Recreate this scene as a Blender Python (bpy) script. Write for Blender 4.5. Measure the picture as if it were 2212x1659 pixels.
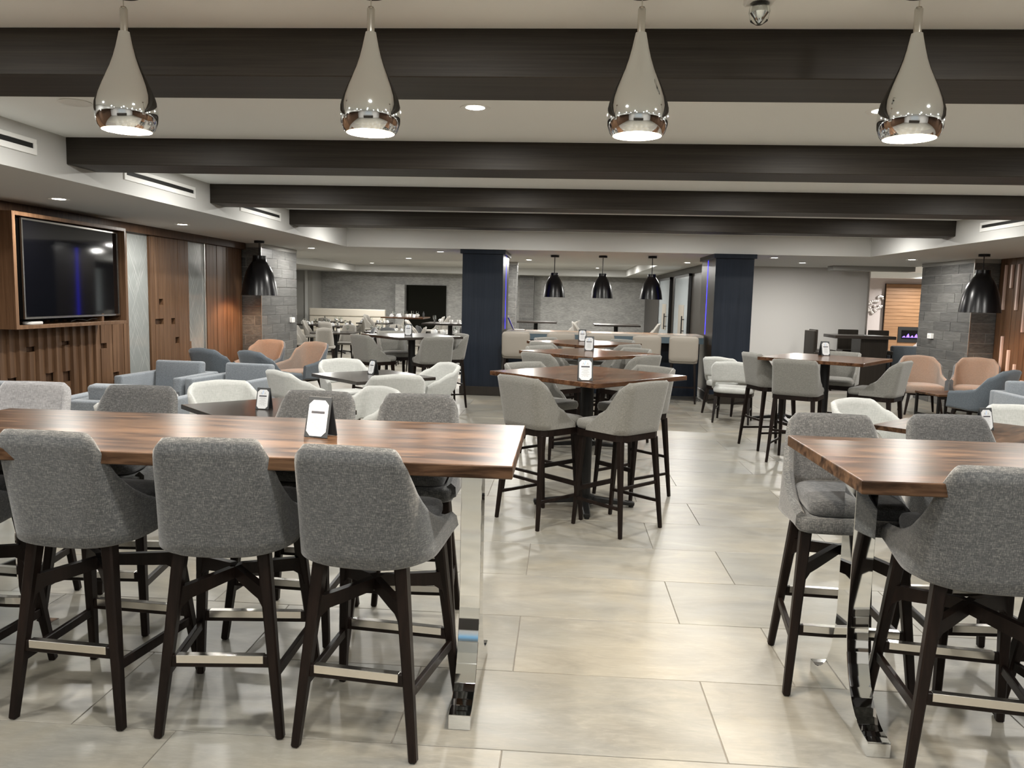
import bpy, bmesh, math, random
from mathutils import Vector, Matrix

for o in list(bpy.data.objects):
    bpy.data.objects.remove(o)
SC = bpy.context.scene
COL = SC.collection
R = math.radians
rnd = random.Random(7)

# ------------------------------------------------------------------ camera
cd = bpy.data.cameras.new('camera')
cam = bpy.data.objects.new('camera', cd)
COL.objects.link(cam)
_F, _VX, _VY, _HS = 1705.0, 1220.0, 645.0, 0.0236
_y = Vector((_VX - 1106, -(_VY - 829.5), -_F)).normalized()
_z = Vector((1, -_HS, 0)).cross(_y).normalized()
if _z.y < 0:
    _z = -_z
_x = _y.cross(_z)
m3 = Matrix((_x, _y, _z))
cam.matrix_world = Matrix.Translation((0, 0, 1.635)) @ m3.to_4x4()
cd.sensor_fit = 'HORIZONTAL'
cd.sensor_width = 36.0
cd.lens = _F / 2212 * 36
cd.clip_start = 0.05
cd.clip_end = 200
SC.camera = cam

# ------------------------------------------------------------------ world and exposure
w = bpy.data.worlds.new('world')
SC.world = w
w.use_nodes = True
w.node_tree.nodes['Background'].inputs[0].default_value = (0.5, 0.5, 0.5, 1)
w.node_tree.nodes['Background'].inputs[1].default_value = 0.05
SC.view_settings.view_transform = 'Standard'
SC.view_settings.look = 'None'
SC.view_settings.gamma = 1
SC.view_settings.use_curve_mapping = False
SC.view_settings.exposure = 0.88
try:
    cy = SC.cycles
    cy.max_bounces = 8
    cy.diffuse_bounces = 6
    cy.glossy_bounces = 4
    cy.transmission_bounces = 5
    cy.caustics_reflective = False
    cy.caustics_refractive = False
    cy.sample_clamp_indirect = 4
    cy.use_denoising = True
    cy.use_light_tree = True
    cy.use_adaptive_sampling = True
    cy.adaptive_threshold = 0.025
except Exception:
    pass

# ------------------------------------------------------------------ lights of the ceilings
WARM = (1.0, 0.86, 0.68)
NEUT = (1.0, 0.975, 0.92)
COOL = (0.94, 0.97, 1.0)
P_HIGH, P_SOFF, P_BACK = 23, 17, 44


def area(name, loc, size, power, col=NEUT, spread=150, rot=(0, 0, 0)):
    l = bpy.data.lights.new(name, 'AREA')
    l.shape = 'DISK'
    l.size = size
    l.energy = power
    l.color = col
    l.spread = R(spread)
    o = bpy.data.objects.new(name, l)
    o.location = loc
    o.rotation_euler = rot
    COL.objects.link(o)
    return o


def bulb(name, loc, power, col, r=0.05):
    l = bpy.data.lights.new(name, 'POINT')
    l.energy = power
    l.color = col
    l.shadow_soft_size = r
    o = bpy.data.objects.new(name, l)
    o.location = loc
    COL.objects.link(o)
    return o


HIGH = [(x, y) for y in (-2.3, 0.0, 2.1, 4.6, 6.9, 9.2, 11.5) for x in (-2.8, -0.54, 1.71, 3.96)]
SOFF = [(-4.46, 1.9), (-4.46, 4.3), (-4.46, 6.79), (-4.54, 9.21), (-4.40, 13.57), (-2.2, 13.9),
        (3.5, 13.7), (5.64, 13.45), (5.8, 9.2), (5.8, 6.8), (5.8, 4.3), (5.8, 1.9)]
BACKL = [(-6.2, 16.0, 2.4), (-3.3, 16.6, 2.4), (-0.75, 16.2, 2.4), (-6.0, 19.5, 2.62), (-4.9, 22.5, 2.62), (-3.0, 19.8, 2.62),
         (-2.9, 22.6, 2.62), (-2.5, 25.2, 2.62), (-0.55, 18.6, 2.62), (-0.5, 22.5, 2.62), (1.25, 18.4, 2.62),
         (1.2, 22.5, 2.62), (2.4, 16.0, 2.4), (4.4, 15.2, 2.4), (-6.2, 25.2, 2.62), (1.0, 25.4, 2.62)]
FARL = [(9.3, 20.0, 2.6), (10.6, 23.6, 2.6), (9.2, 16.5, 2.6), (11.2, 20.5, 2.6)]


# ------------------------------------------------------------------ materials
class NT:
    def __init__(s, name):
        s.m = bpy.data.materials.new(name)
        s.m.use_nodes = True
        s.t = s.m.node_tree
        s.b = s.t.nodes['Principled BSDF']

    def n(s, typ, **kw):
        nd = s.t.nodes.new('ShaderNode' + typ)
        for k, v in kw.items():
            setattr(nd, k, v)
        return nd

    def l(s, a, b):
        s.t.links.new(a, b)

    def set(s, **kw):
        for k, v in kw.items():
            k = {'base': 'Base Color', 'rough': 'Roughness', 'metal': 'Metallic', 'spec': 'Specular IOR Level',
                 'coat': 'Coat Weight', 'coatr': 'Coat Roughness', 'emis': 'Emission Color', 'emit': 'Emission Strength',
                 'trans': 'Transmission Weight', 'alpha': 'Alpha', 'sheen': 'Sheen Weight', 'ior': 'IOR'}[k]
            i = s.b.inputs[k]
            if hasattr(i.default_value, '__len__') and len(v) == 3:
                v = (*v, 1)
            i.default_value = v
        return s

    def coords(s, scale=(1, 1, 1), rand=0.0, rot=(0, 0, 0)):
        tc = s.n('TexCoord')
        mp = s.n('Mapping')
        mp.inputs['Scale'].default_value = scale
        mp.inputs['Rotation'].default_value = rot
        src = tc.outputs['Object']
        if rand:
            oi = s.n('ObjectInfo')
            mu = s.n('Math', operation='MULTIPLY')
            mu.inputs[1].default_value = rand
            s.l(oi.outputs['Random'], mu.inputs[0])
            ad = s.n('VectorMath', operation='ADD')
            s.l(src, ad.inputs[0])
            s.l(mu.outputs[0], ad.inputs[1])
            src = ad.outputs[0]
        s.l(src, mp.inputs['Vector'])
        return mp.outputs[0]

    def noise(s, vec, scale, detail=4, rough=0.55, dist=0.0):
        nd = s.n('TexNoise')
        nd.inputs['Scale'].default_value = scale
        nd.inputs['Detail'].default_value = detail
        nd.inputs['Roughness'].default_value = rough
        nd.inputs['Distortion'].default_value = dist
        s.l(vec, nd.inputs['Vector'])
        return nd.outputs[0]

    def ramp(s, fac, stops):
        nd = s.n('ValToRGB')
        cr = nd.color_ramp
        while len(cr.elements) < len(stops):
            cr.elements.new(0.5)
        for e, (p, c) in zip(cr.elements, stops):
            e.position = p
            e.color = (*c, 1) if len(c) == 3 else c
        s.l(fac, nd.inputs[0])
        return nd.outputs[0]

    def mix(s, a, b, fac, mode='MIX'):
        nd = s.n('Mix', data_type='RGBA', blend_type=mode)
        for sock, v in ((nd.inputs[0], fac), (nd.inputs[6], a), (nd.inputs[7], b)):
            if hasattr(v, 'links') or hasattr(v, 'is_output'):
                s.l(v, sock)
            else:
                sock.default_value = (*v, 1) if hasattr(v, '__len__') else v
        return nd.outputs[2]

    def bump(s, h, strength=0.2, dist=0.002):
        nd = s.n('Bump')
        nd.inputs['Strength'].default_value = strength
        nd.inputs['Distance'].default_value = dist
        s.l(h, nd.inputs['Height'])
        s.l(nd.outputs[0], s.b.inputs['Normal'])


M = {}


def plain(name, base, rough=0.5, **kw):
    t = NT(name).set(base=base, rough=rough, **kw)
    M[name] = t.m
    return t.m


def emit(name, col, strength):
    t = NT(name).set(base=(0, 0, 0), emis=col, emit=strength)
    M[name] = t.m


def wood(name, cols, axis, rough=0.4, fine=55, stretch=18, rand=11.0, coat=0.0, bump=0.08, big=3.0, spec=0.5, rng=0.20):
    t = NT(name)
    sc = [1.0, 1.0, 1.0]
    sc[axis] = 1.0 / stretch
    v = t.coords(tuple(sc), rand)
    a = t.noise(v, fine, 5, 0.6, 0.6)
    b = t.noise(v, big * 4, 3, 0.5, 1.2)
    n = len(cols)
    ca = t.ramp(a, [(0.5 - rng + 2 * rng * i / (n - 1), c) for i, c in enumerate(cols)])
    cb = t.ramp(b, [(0.5 - rng + 2 * rng * i / (n - 1), c) for i, c in enumerate(cols)])
    c = t.mix(ca, cb, 0.5)
    t.l(c, t.b.inputs['Base Color'])
    t.set(rough=rough, coat=coat, coatr=0.18, spec=spec)
    if bump:
        t.bump(a, bump, 0.001)
    M[name] = t.m


def fabric(name, dark, mid, light, rough=0.95, cell=420, contrast=1.0, sheen=0.25, bump=0.5):
    t = NT(name)
    h = t.noise(t.coords((cell * 0.12, cell * 0.12, cell), 3.0), 1.0, 3, 0.6)
    v = t.noise(t.coords((cell, cell, cell * 0.13), 3.0), 1.0, 3, 0.6)
    ad = t.n('Math', operation='ADD')
    t.l(h, ad.inputs[0])
    t.l(v, ad.inputs[1])
    mu = t.n('Math', operation='MULTIPLY')
    mu.inputs[1].default_value = 0.5
    t.l(ad.outputs[0], mu.inputs[0])
    c = t.ramp(mu.outputs[0], [(0.5 - 0.14 / contrast, dark), (0.5, mid), (0.5 + 0.14 / contrast, light)])
    t.l(c, t.b.inputs['Base Color'])
    t.set(rough=rough, sheen=sheen, spec=0.2)
    t.bump(mu.outputs[0], bump, 0.0012)
    M[name] = t.m


# floor tile: streaky grey beige porcelain
t = NT('floor_tile')
v = t.coords((0.75, 2.0, 1), 37.0)
a = t.noise(v, 2.1, 9, 0.66, 1.4)
b = t.noise(t.coords((0.9, 4.2, 1), 53.0), 7.5, 7, 0.72, 2.2)
wv_ = t.noise(t.coords((1, 1.5, 1), 71.0), 1.6, 4, 0.6, 0.8)
ca = t.ramp(a, [(0.30, (0.255, 0.243, 0.222)), (0.46, (0.385, 0.367, 0.332)), (0.56, (0.45, 0.427, 0.38)), (0.70, (0.58, 0.555, 0.495))])
cb = t.ramp(b, [(0.33, (0.335, 0.32, 0.29)), (0.52, (0.43, 0.412, 0.37)), (0.70, (0.60, 0.575, 0.515))])
c = t.mix(ca, cb, 0.46)
c = t.mix(c, t.ramp(wv_, [(0.35, (0.96, 0.98, 1.0)), (0.65, (1.03, 1.0, 0.93))]), 1.0, 'MULTIPLY')
oi = t.n('ObjectInfo')
tone = t.ramp(oi.outputs['Random'], [(0, (0.430, 0.432, 0.425)), (1, (0.54, 0.53, 0.51))])
c = t.mix(c, tone, 1.0, 'MULTIPLY')
t.l(c, t.b.inputs['Base Color'])
rr = t.ramp(b, [(0.3, (0.29,) * 3), (0.7, (0.42,) * 3)])
t.l(rr, t.b.inputs['Roughness'])
t.set(spec=0.4)
M['floor_tile'] = t.m
plain('grout', (0.17, 0.155, 0.135), 0.8)
plain('paint_ceiling', (0.92, 0.945, 0.945), 0.85)
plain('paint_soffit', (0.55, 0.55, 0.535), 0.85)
plain('paint_wall', (0.60, 0.585, 0.565), 0.8)
plain('paint_grey', (0.33, 0.325, 0.305), 0.8)
plain('paint_pink', (0.62, 0.56, 0.55), 0.8)
wood('beam_wood', [(0.019, 0.016, 0.013), (0.034, 0.029, 0.024), (0.054, 0.046, 0.037)], 0, 0.5, 120, 60, 5, bump=0.1, spec=0.2)
wood('walnut', [(0.012, 0.0062, 0.0036), (0.046, 0.0245, 0.0138), (0.118, 0.067, 0.038)], 0, 0.30, 30, 7, 9, bump=0.06, big=2.2, rng=0.13, spec=0.14)
wood('walnut_red', [(0.024, 0.0098, 0.0045), (0.064, 0.0285, 0.0135), (0.13, 0.064, 0.032)], 0, 0.20, 30, 8, 9, bump=0.04, rng=0.14, spec=0.3)
wood('wenge', [(0.014, 0.011, 0.010), (0.026, 0.021, 0.018), (0.042, 0.035, 0.03)], 0, 0.22, 34, 12, 9, coat=0.0, bump=0.02, spec=0.4)
wood('wall_walnut', [(0.070, 0.035, 0.017), (0.118, 0.063, 0.033), (0.18, 0.104, 0.058)], 2, 0.45, 42, 22, 13, spec=0.25)
wood('wall_walnut_dark', [(0.04, 0.021, 0.012), (0.066, 0.036, 0.021), (0.10, 0.058, 0.034)], 2, 0.5, 42, 22, 13, spec=0.2)
wood('oak_slats', [(0.22, 0.115, 0.055), (0.31, 0.17, 0.085), (0.38, 0.22, 0.12)], 0, 0.5, 30, 14, 13)
wood('espresso', [(0.0045, 0.0028, 0.0022), (0.008, 0.005, 0.004), (0.015, 0.009, 0.007)], 2, 0.38, 60, 14, 5, bump=0.02, spec=0.15)
wood('navy_veneer', [(0.006, 0.009, 0.0145), (0.010, 0.014, 0.022), (0.015, 0.020, 0.030)], 2, 0.34, 90, 40, 5, bump=0.03, spec=0.25)
wood('brown_veneer', [(0.016, 0.0135, 0.011), (0.024, 0.020, 0.016), (0.033, 0.027, 0.022)], 2, 0.30, 90, 40, 5, bump=0.03, spec=0.35)
plain('chrome', (0.80, 0.82, 0.83), 0.045, metal=1.0)
plain('brushed_steel', (0.62, 0.60, 0.56), 0.22, metal=1.0)
plain('satin_metal', (0.70, 0.69, 0.66), 0.3, metal=1.0)
plain('black_metal', (0.008, 0.008, 0.008), 0.40, spec=0.3)
plain('black_shade', (0.005, 0.005, 0.006), 0.26, spec=0.4)
plain('matte_black', (0.01, 0.01, 0.01), 0.7)
plain('dark_void', (0.007, 0.007, 0.005), 0.95, spec=0.1)
plain('screen', (0.002, 0.002, 0.003), 0.05, spec=0.8)
plain('white_plastic', (0.86, 0.86, 0.84), 0.4)
plain('paper', (0.60, 0.61, 0.62), 0.7)
plain('ink', (0.05, 0.05, 0.06), 0.7)
plain('ink_pale', (0.36, 0.37, 0.38), 0.7)
plain('ink_blue', (0.42, 0.52, 0.68), 0.7)
plain('leatherette', (0.028, 0.031, 0.034), 0.42)
plain('ceramic', (0.80, 0.79, 0.76), 0.18)
plain('quartz', (0.36, 0.345, 0.315), 0.16)
plain('teal_edge', (0.055, 0.085, 0.105), 0.4)
plain('beige_leather', (0.25, 0.225, 0.19), 0.5)
plain('booth_leather', (0.55, 0.51, 0.44), 0.5)
plain('slat_light', (0.66, 0.50, 0.43), 0.5)
plain('silver_leaf', (0.7, 0.66, 0.64), 0.3, metal=0.6)
plain('reflector_white', (0.85, 0.82, 0.75), 0.4)
plain('copper_inside', (0.75, 0.36, 0.12), 0.35, metal=0.5)
fabric('heather_grey', (0.040, 0.042, 0.044), (0.070, 0.072, 0.074), (0.175, 0.174, 0.166), cell=430, contrast=1.0)
fabric('seat_grey', (0.035, 0.037, 0.039), (0.060, 0.062, 0.065), (0.14, 0.14, 0.14), cell=480)
fabric('grey_painted_lit', (0.18, 0.18, 0.187), (0.25, 0.25, 0.26), (0.34, 0.34, 0.35), cell=300)  # same grey stool cloth; lighting and moire put in as a paler colour
fabric('beige_weave', (0.105, 0.102, 0.091), (0.155, 0.151, 0.136), (0.228, 0.222, 0.20), cell=520, contrast=0.9)
fabric('white_velvet', (0.36, 0.365, 0.345), (0.43, 0.435, 0.415), (0.50, 0.50, 0.478), cell=150, contrast=0.8, bump=0.15)
fabric('blue_grey', (0.11, 0.125, 0.145), (0.175, 0.195, 0.215), (0.27, 0.29, 0.31), cell=520)
fabric('slate', (0.055, 0.067, 0.078), (0.085, 0.10, 0.116), (0.13, 0.148, 0.168), cell=520)
fabric('tan', (0.19, 0.148, 0.12), (0.24, 0.19, 0.157), (0.30, 0.245, 0.207), cell=520)
fabric('taupe_shell', (0.19, 0.18, 0.16), (0.25, 0.235, 0.21), (0.32, 0.30, 0.27), cell=520)
# grey wood-look wall tile
t = NT('stone_tile')
v = t.coords((1, 0.25, 3.0), 31.0)
a = t.noise(v, 9, 7, 0.65, 1.2)
c = t.ramp(a, [(0.28, (0.062, 0.062, 0.060)), (0.5, (0.105, 0.104, 0.10)), (0.74, (0.175, 0.173, 0.166))])
oi = t.n('ObjectInfo')
c = t.mix(c, t.ramp(oi.outputs['Random'], [(0, (0.78, 0.78, 0.78)), (1, (1.18, 1.17, 1.15))]), 1.0, 'MULTIPLY')
t.l(c, t.b.inputs['Base Color'])
t.set(rough=0.42)
M['stone_tile'] = t.m
plain('stone_grout', (0.27, 0.265, 0.255), 0.85)
# mottled grey wallpaper of the far wall
t = NT('wallpaper')
v = t.coords((1, 1, 2.2), 0)
a = t.noise(v, 3.2, 4, 0.55, 0.3)
b = t.noise(t.coords((1, 1, 3.4), 0), 9.0, 3, 0.6)
c = t.mix(t.ramp(a, [(0.35, (0.215, 0.215, 0.205)), (0.62, (0.355, 0.35, 0.335))]),
          t.ramp(b, [(0.35, (0.20, 0.20, 0.19)), (0.65, (0.40, 0.395, 0.38))]), 0.5)
t.l(c, t.b.inputs['Base Color'])
t.set(rough=0.6)
M['wallpaper'] = t.m
# frosted, etched glass panels
t = NT('frosted_glass')
tc = t.n('TexCoord')
outs = []
for ang in (R(62), R(-62)):
    m0 = t.n('Mapping')
    m0.inputs['Rotation'].default_value = (ang, 0, 0)
    t.l(tc.outputs['Object'], m0.inputs['Vector'])
    mp = t.n('Mapping')
    t.l(m0.outputs[0], mp.inputs['Vector'])
    wv = t.n('TexNoise')
    wv.inputs['Scale'].default_value = 1.0
    wv.inputs['Detail'].default_value = 3
    mp.inputs['Scale'].default_value = (1, 1.6, 70)
    t.l(mp.outputs[0], wv.inputs['Vector'])
    outs.append(t.ramp(wv.outputs[0], [(0.60, (0, 0, 0)), (0.67, (1, 1, 1)), (0.70, (0, 0, 0))]))
g = t.mix(outs[0], outs[1], 1.0, 'ADD')
c = t.mix((0.24, 0.255, 0.247), (0.38, 0.39, 0.375), g)
t.l(c, t.b.inputs['Base Color'])
t.set(rough=0.22, spec=0.6, coat=0.5, coatr=0.05)
M['frosted_glass'] = t.m
t = NT('clear_glass').set(base=(0.93, 0.96, 0.95), rough=0.02, trans=1.0, ior=1.3)
M['clear_glass'] = t.m
t = NT('door_glass').set(base=(0.36, 0.40, 0.42), rough=0.18, spec=0.6, coat=0.4)
M['door_glass'] = t.m
emit('lens', (1.0, 0.95, 0.85), 14.0)
emit('lens_cool', (0.96, 0.98, 1.0), 16.0)
emit('bulb_warm', (1.0, 0.85, 0.62), 9.0)
emit('bulb_amber', (1.0, 0.55, 0.18), 5.0)
emit('led_blue', (0.028, 0.022, 1.0), 2.4)
emit('led_violet', (0.22, 0.12, 1.0), 2.0)
emit('led_cyan', (0.05, 0.55, 1.0), 0.6)
emit('cove_white', (1.0, 0.97, 0.93), 3.0)


# ------------------------------------------------------------------ mesh helpers
class MB:
    """collects geometry for ONE mesh"""

    def __init__(s):
        s.bm = bmesh.new()

    def quad(s, vs, mi=0):
        try:
            f = s.bm.faces.new([s.bm.verts.new(v) for v in vs])
            f.material_index = mi
        except ValueError:
            pass

    def box(s, c, size, bev=0.0, rot=None, seg=2, mi=0):
        r = bmesh.ops.create_cube(s.bm, size=1.0)
        vs = r['verts']
        mt = Matrix.Translation(c) @ (rot.to_4x4() if rot else Matrix.Identity(4)) @ Matrix.Diagonal((*size, 1))
        bmesh.ops.transform(s.bm, matrix=mt, verts=vs)
        fs = set(f for v in vs for f in v.link_faces)
        if bev:
            es = list(set(e for v in vs for e in v.link_edges))
            q = bmesh.ops.bevel(s.bm, geom=es, offset=bev, segments=seg, profile=0.5, affect='EDGES')
            fs = set(q['faces']) | set(f for f in fs if f.is_valid)
        for f in fs:
            if f.is_valid:
                f.material_index = mi
        return s

    def b(s, x0, x1, y0, y1, z0, z1, bev=0.0, seg=1, mi=0):
        return s.box(((x0 + x1) / 2, (y0 + y1) / 2, (z0 + z1) / 2), (abs(x1 - x0), abs(y1 - y0), abs(z1 - z0)), bev, None, seg, mi)

    def bar(s, p0, p1, w0, d0, w1=None, d1=None, side=(1, 0, 0), bev=0.0):
        """tapered rectangular bar; w measured along 'side', d across it"""
        p0, p1 = Vector(p0), Vector(p1)
        w1 = w0 if w1 is None else w1
        d1 = d0 if d1 is None else d1
        ax = (p1 - p0).normalized()
        sd = Vector(side)
        sd = (sd - ax * sd.dot(ax)).normalized()
        up = ax.cross(sd)
        vs = []
        for p, ww, dd in ((p0, w0, d0), (p1, w1, d1)):
            for a, b in ((-1, -1), (1, -1), (1, 1), (-1, 1)):
                vs.append(s.bm.verts.new(p + sd * a * ww / 2 + up * b * dd / 2))
        fs = [s.bm.faces.new([vs[i] for i in q]) for q in ((3, 2, 1, 0), (4, 5, 6, 7), (0, 1, 5, 4), (1, 2, 6, 5), (2, 3, 7, 6), (3, 0, 4, 7))]
        if bev:
            es = list(set(e for v in vs for e in v.link_edges))
            bmesh.ops.bevel(s.bm, geom=es, offset=bev, segments=1, profile=0.5, affect='EDGES')
        return s

    def lathe(s, prof, seg=24, c=(0, 0, 0), mi=0, cap0=False, cap1=False):
        rings = []
        for r, z in prof:
            rings.append([s.bm.verts.new((c[0] + r * math.cos(2 * math.pi * k / seg), c[1] + r * math.sin(2 * math.pi * k / seg), c[2] + z)) for k in range(seg)])
        for a, b in zip(rings, rings[1:]):
            for k in range(seg):
                f = s.bm.faces.new((a[k], a[(k + 1) % seg], b[(k + 1) % seg], b[k]))
                f.material_index = mi
        if cap0:
            s.bm.faces.new(rings[0][::-1]).material_index = mi
        if cap1:
            s.bm.faces.new(rings[-1]).material_index = mi
        return s

    def tube(s, pts, r, seg=8, cap=True):
        pts = [Vector(p) for p in pts]
        rings = []
        prev = None
        for i, p in enumerate(pts):
            d = (pts[min(i + 1, len(pts) - 1)] - pts[max(i - 1, 0)]).normalized()
            ref = Vector((0, 0, 1)) if abs(d.z) < 0.9 else Vector((1, 0, 0))
            if prev is not None:
                ref = prev
            a = d.cross(ref).normalized()
            b = a.cross(d).normalized()
            prev = b
            rings.append([s.bm.verts.new(p + (a * math.cos(2 * math.pi * k / seg) + b * math.sin(2 * math.pi * k / seg)) * r) for k in range(seg)])
        for a, b in zip(rings, rings[1:]):
            for k in range(seg):
                s.bm.faces.new((a[k], a[(k + 1) % seg], b[(k + 1) % seg], b[k]))
        if cap:
            s.bm.faces.new(rings[0][::-1])
            s.bm.faces.new(rings[-1])
        return s

    def prism(s, poly, h0, h1, plane='yz', mi=0, bev=0.0):
        def P(a, b, h):
            return {'yz': (h, a, b), 'xy': (a, b, h), 'xz': (a, h, b)}[plane]
        lo = [s.bm.verts.new(P(a, b, h0)) for a, b in poly]
        hi = [s.bm.verts.new(P(a, b, h1)) for a, b in poly]
        n = len(poly)
        fs = [s.bm.faces.new(lo[::-1]), s.bm.faces.new(hi)]
        for i in range(n):
            fs.append(s.bm.faces.new((lo[i], lo[(i + 1) % n], hi[(i + 1) % n], hi[i])))
        for f in fs:
            f.material_index = mi
        bmesh.ops.recalc_face_normals(s.bm, faces=fs)
        if bev:
            bmesh.ops.bevel(s.bm, geom=list(set(e for v in lo + hi for e in v.link_edges)), offset=bev, segments=1, profile=0.5, affect='EDGES')
        return s

    def cushion(s, outline, z0, z1, r=0.02, crown=0.0, mi=0):
        cx = sum(p[0] for p in outline) / len(outline)
        cy_ = sum(p[1] for p in outline) / len(outline)
        ext = max(max(abs(p[0] - cx) for p in outline), max(abs(p[1] - cy_) for p in outline))
        h = z1 - z0
        r = min(r, h * 0.48)
        steps = [(r * 0.9, z0), (r * 0.25, z0 + r * 0.25), (0, z0 + r), (0, z1 - r), (r * 0.25, z1 - r * 0.3), (r * 0.9, z1), (ext * 0.45, z1 + crown * 0.7), (ext * 0.8, z1 + crown)]
        rings = []
        for ins, z in steps:
            k = 1 - ins / ext
            rings.append([s.bm.verts.new((cx + (p[0] - cx) * k, cy_ + (p[1] - cy_) * k, z)) for p in outline])
        n = len(outline)
        for a, b in zip(rings, rings[1:]):
            for i in range(n):
                f = s.bm.faces.new((a[i], a[(i + 1) % n], b[(i + 1) % n], b[i]))
                f.material_index = mi
        s.bm.faces.new(rings[0][::-1]).material_index = mi
        s.bm.faces.new(rings[-1]).material_index = mi
        return s

    def mesh(s, name, mats, smooth=False, angle=40):
        bmesh.ops.recalc_face_normals(s.bm, faces=s.bm.faces)
        me = bpy.data.meshes.new(name)
        s.bm.to_mesh(me)
        s.bm.free()
        for m in (mats if isinstance(mats, (list, tuple)) else [mats]):
            me.materials.append(M[m])
        if smooth:
            for p in me.polygons:
                p.use_smooth = True
            try:
                me.set_sharp_from_angle(angle=R(angle))
            except Exception:
                pass
        return me

    def obj(s, name, mats, parent=None, smooth=False, loc=(0, 0, 0), rz=0.0, angle=40):
        return link(name, s.mesh(name, mats, smooth, angle), parent, loc, rz)


def link(name, data, parent=None, loc=(0, 0, 0), rz=0.0):
    o = bpy.data.objects.new(name, data)
    COL.objects.link(o)
    o.parent = parent
    o.location = loc
    o.rotation_euler = (0, 0, rz)
    return o


def thing(name, label, cat, loc=(0, 0, 0), rz=0.0, group=None):
    o = link(name, None, None, loc, rz)
    o.empty_display_size = 0.1
    return tag(o, label, cat, group)


def tag(o, label, cat, group=None):
    o['label'] = label
    o['category'] = cat
    if group:
        o['group'] = group
    return o


def struct(o, label=None):
    o['kind'] = 'structure'
    if label:
        o['label'] = label
    return o


def dup(src, loc, rz=0.0, label=None, group=None, scale=None):
    r = src.copy()
    COL.objects.link(r)
    r.location = loc
    r.rotation_euler = (0, 0, rz)
    if scale:
        r.scale = (scale,) * 3
    if label:
        r['label'] = label
    if group:
        r['group'] = group
    for ch in list(src.children):
        c = ch.copy()
        COL.objects.link(c)
        c.parent = r
        for g in list(ch.children):
            d = g.copy()
            COL.objects.link(d)
            d.parent = c
    return r


class Proto:
    """first placement moves the prototype itself, later ones copy it"""

    def __init__(s, root):
        s.root = root
        s.used = False

    def put(s, loc, rz_deg, label, group=None):
        loc = loc if len(loc) == 3 else (*loc, 0)
        if not s.used:
            s.used = True
            s.root.location = loc
            s.root.rotation_euler = (0, 0, R(rz_deg))
            s.root['label'] = label
            if group:
                s.root['group'] = group
            return s.root
        r = dup(s.root, loc, R(rz_deg), label)
        if group:
            r['group'] = group
        elif 'group' in r:
            del r['group']
        return r


def lerp(a, b, t):
    return a + (b - a) * t


def interp(ctrl, a):
    if a <= ctrl[0][0]:
        return ctrl[0][1]
    for (x0, y0), (x1, y1) in zip(ctrl, ctrl[1:]):
        if a <= x1:
            t = (a - x0) / (x1 - x0)
            return lerp(y0, y1, t if x1 - x0 < 0.115 else t * t * (3 - 2 * t))
    return ctrl[-1][1]


def upath(w, yb, yf, r, n):
    """half of a U from back centre to right front: (points, outward normals)"""
    L1, L2, L3 = w - r, math.pi / 2 * r, yf - (yb + r)
    T = L1 + L2 + L3
    out = []
    for i in range(n + 1):
        d = T * i / n
        if d <= L1:
            out.append(((d, yb), (0, -1)))
        elif d <= L1 + L2:
            a = -math.pi / 2 + (d - L1) / r
            out.append(((w - r + r * math.cos(a), yb + r + r * math.sin(a)), (math.cos(a), math.sin(a))))
        else:
            out.append(((w, yb + r + d - L1 - L2), (1, 0)))
    return out


def uoutline(w, yb, yf, r, rf=0.05, n=12):
    """closed seat outline: U with a rounded front"""
    h = [p for p, _ in upath(w, yb, yf - rf, r, n)]
    h += [(w - rf + rf * math.cos(a), yf - rf + rf * math.sin(a)) for a in (R(30), R(60), R(90))]
    return h + [(-x, y) for x, y in h[::-1] if x > 1e-6]


def rrect(w, d, r, n=4):
    out = []
    for cx, cy_, a0 in ((w / 2 - r, d / 2 - r, 0), (-w / 2 + r, d / 2 - r, 90), (-w / 2 + r, -d / 2 + r, 180), (w / 2 - r, -d / 2 + r, 270)):
        for k in range(n + 1):
            a = R(a0 + 90 * k / n)
            out.append((cx + r * math.cos(a), cy_ + r * math.sin(a)))
    return out


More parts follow.
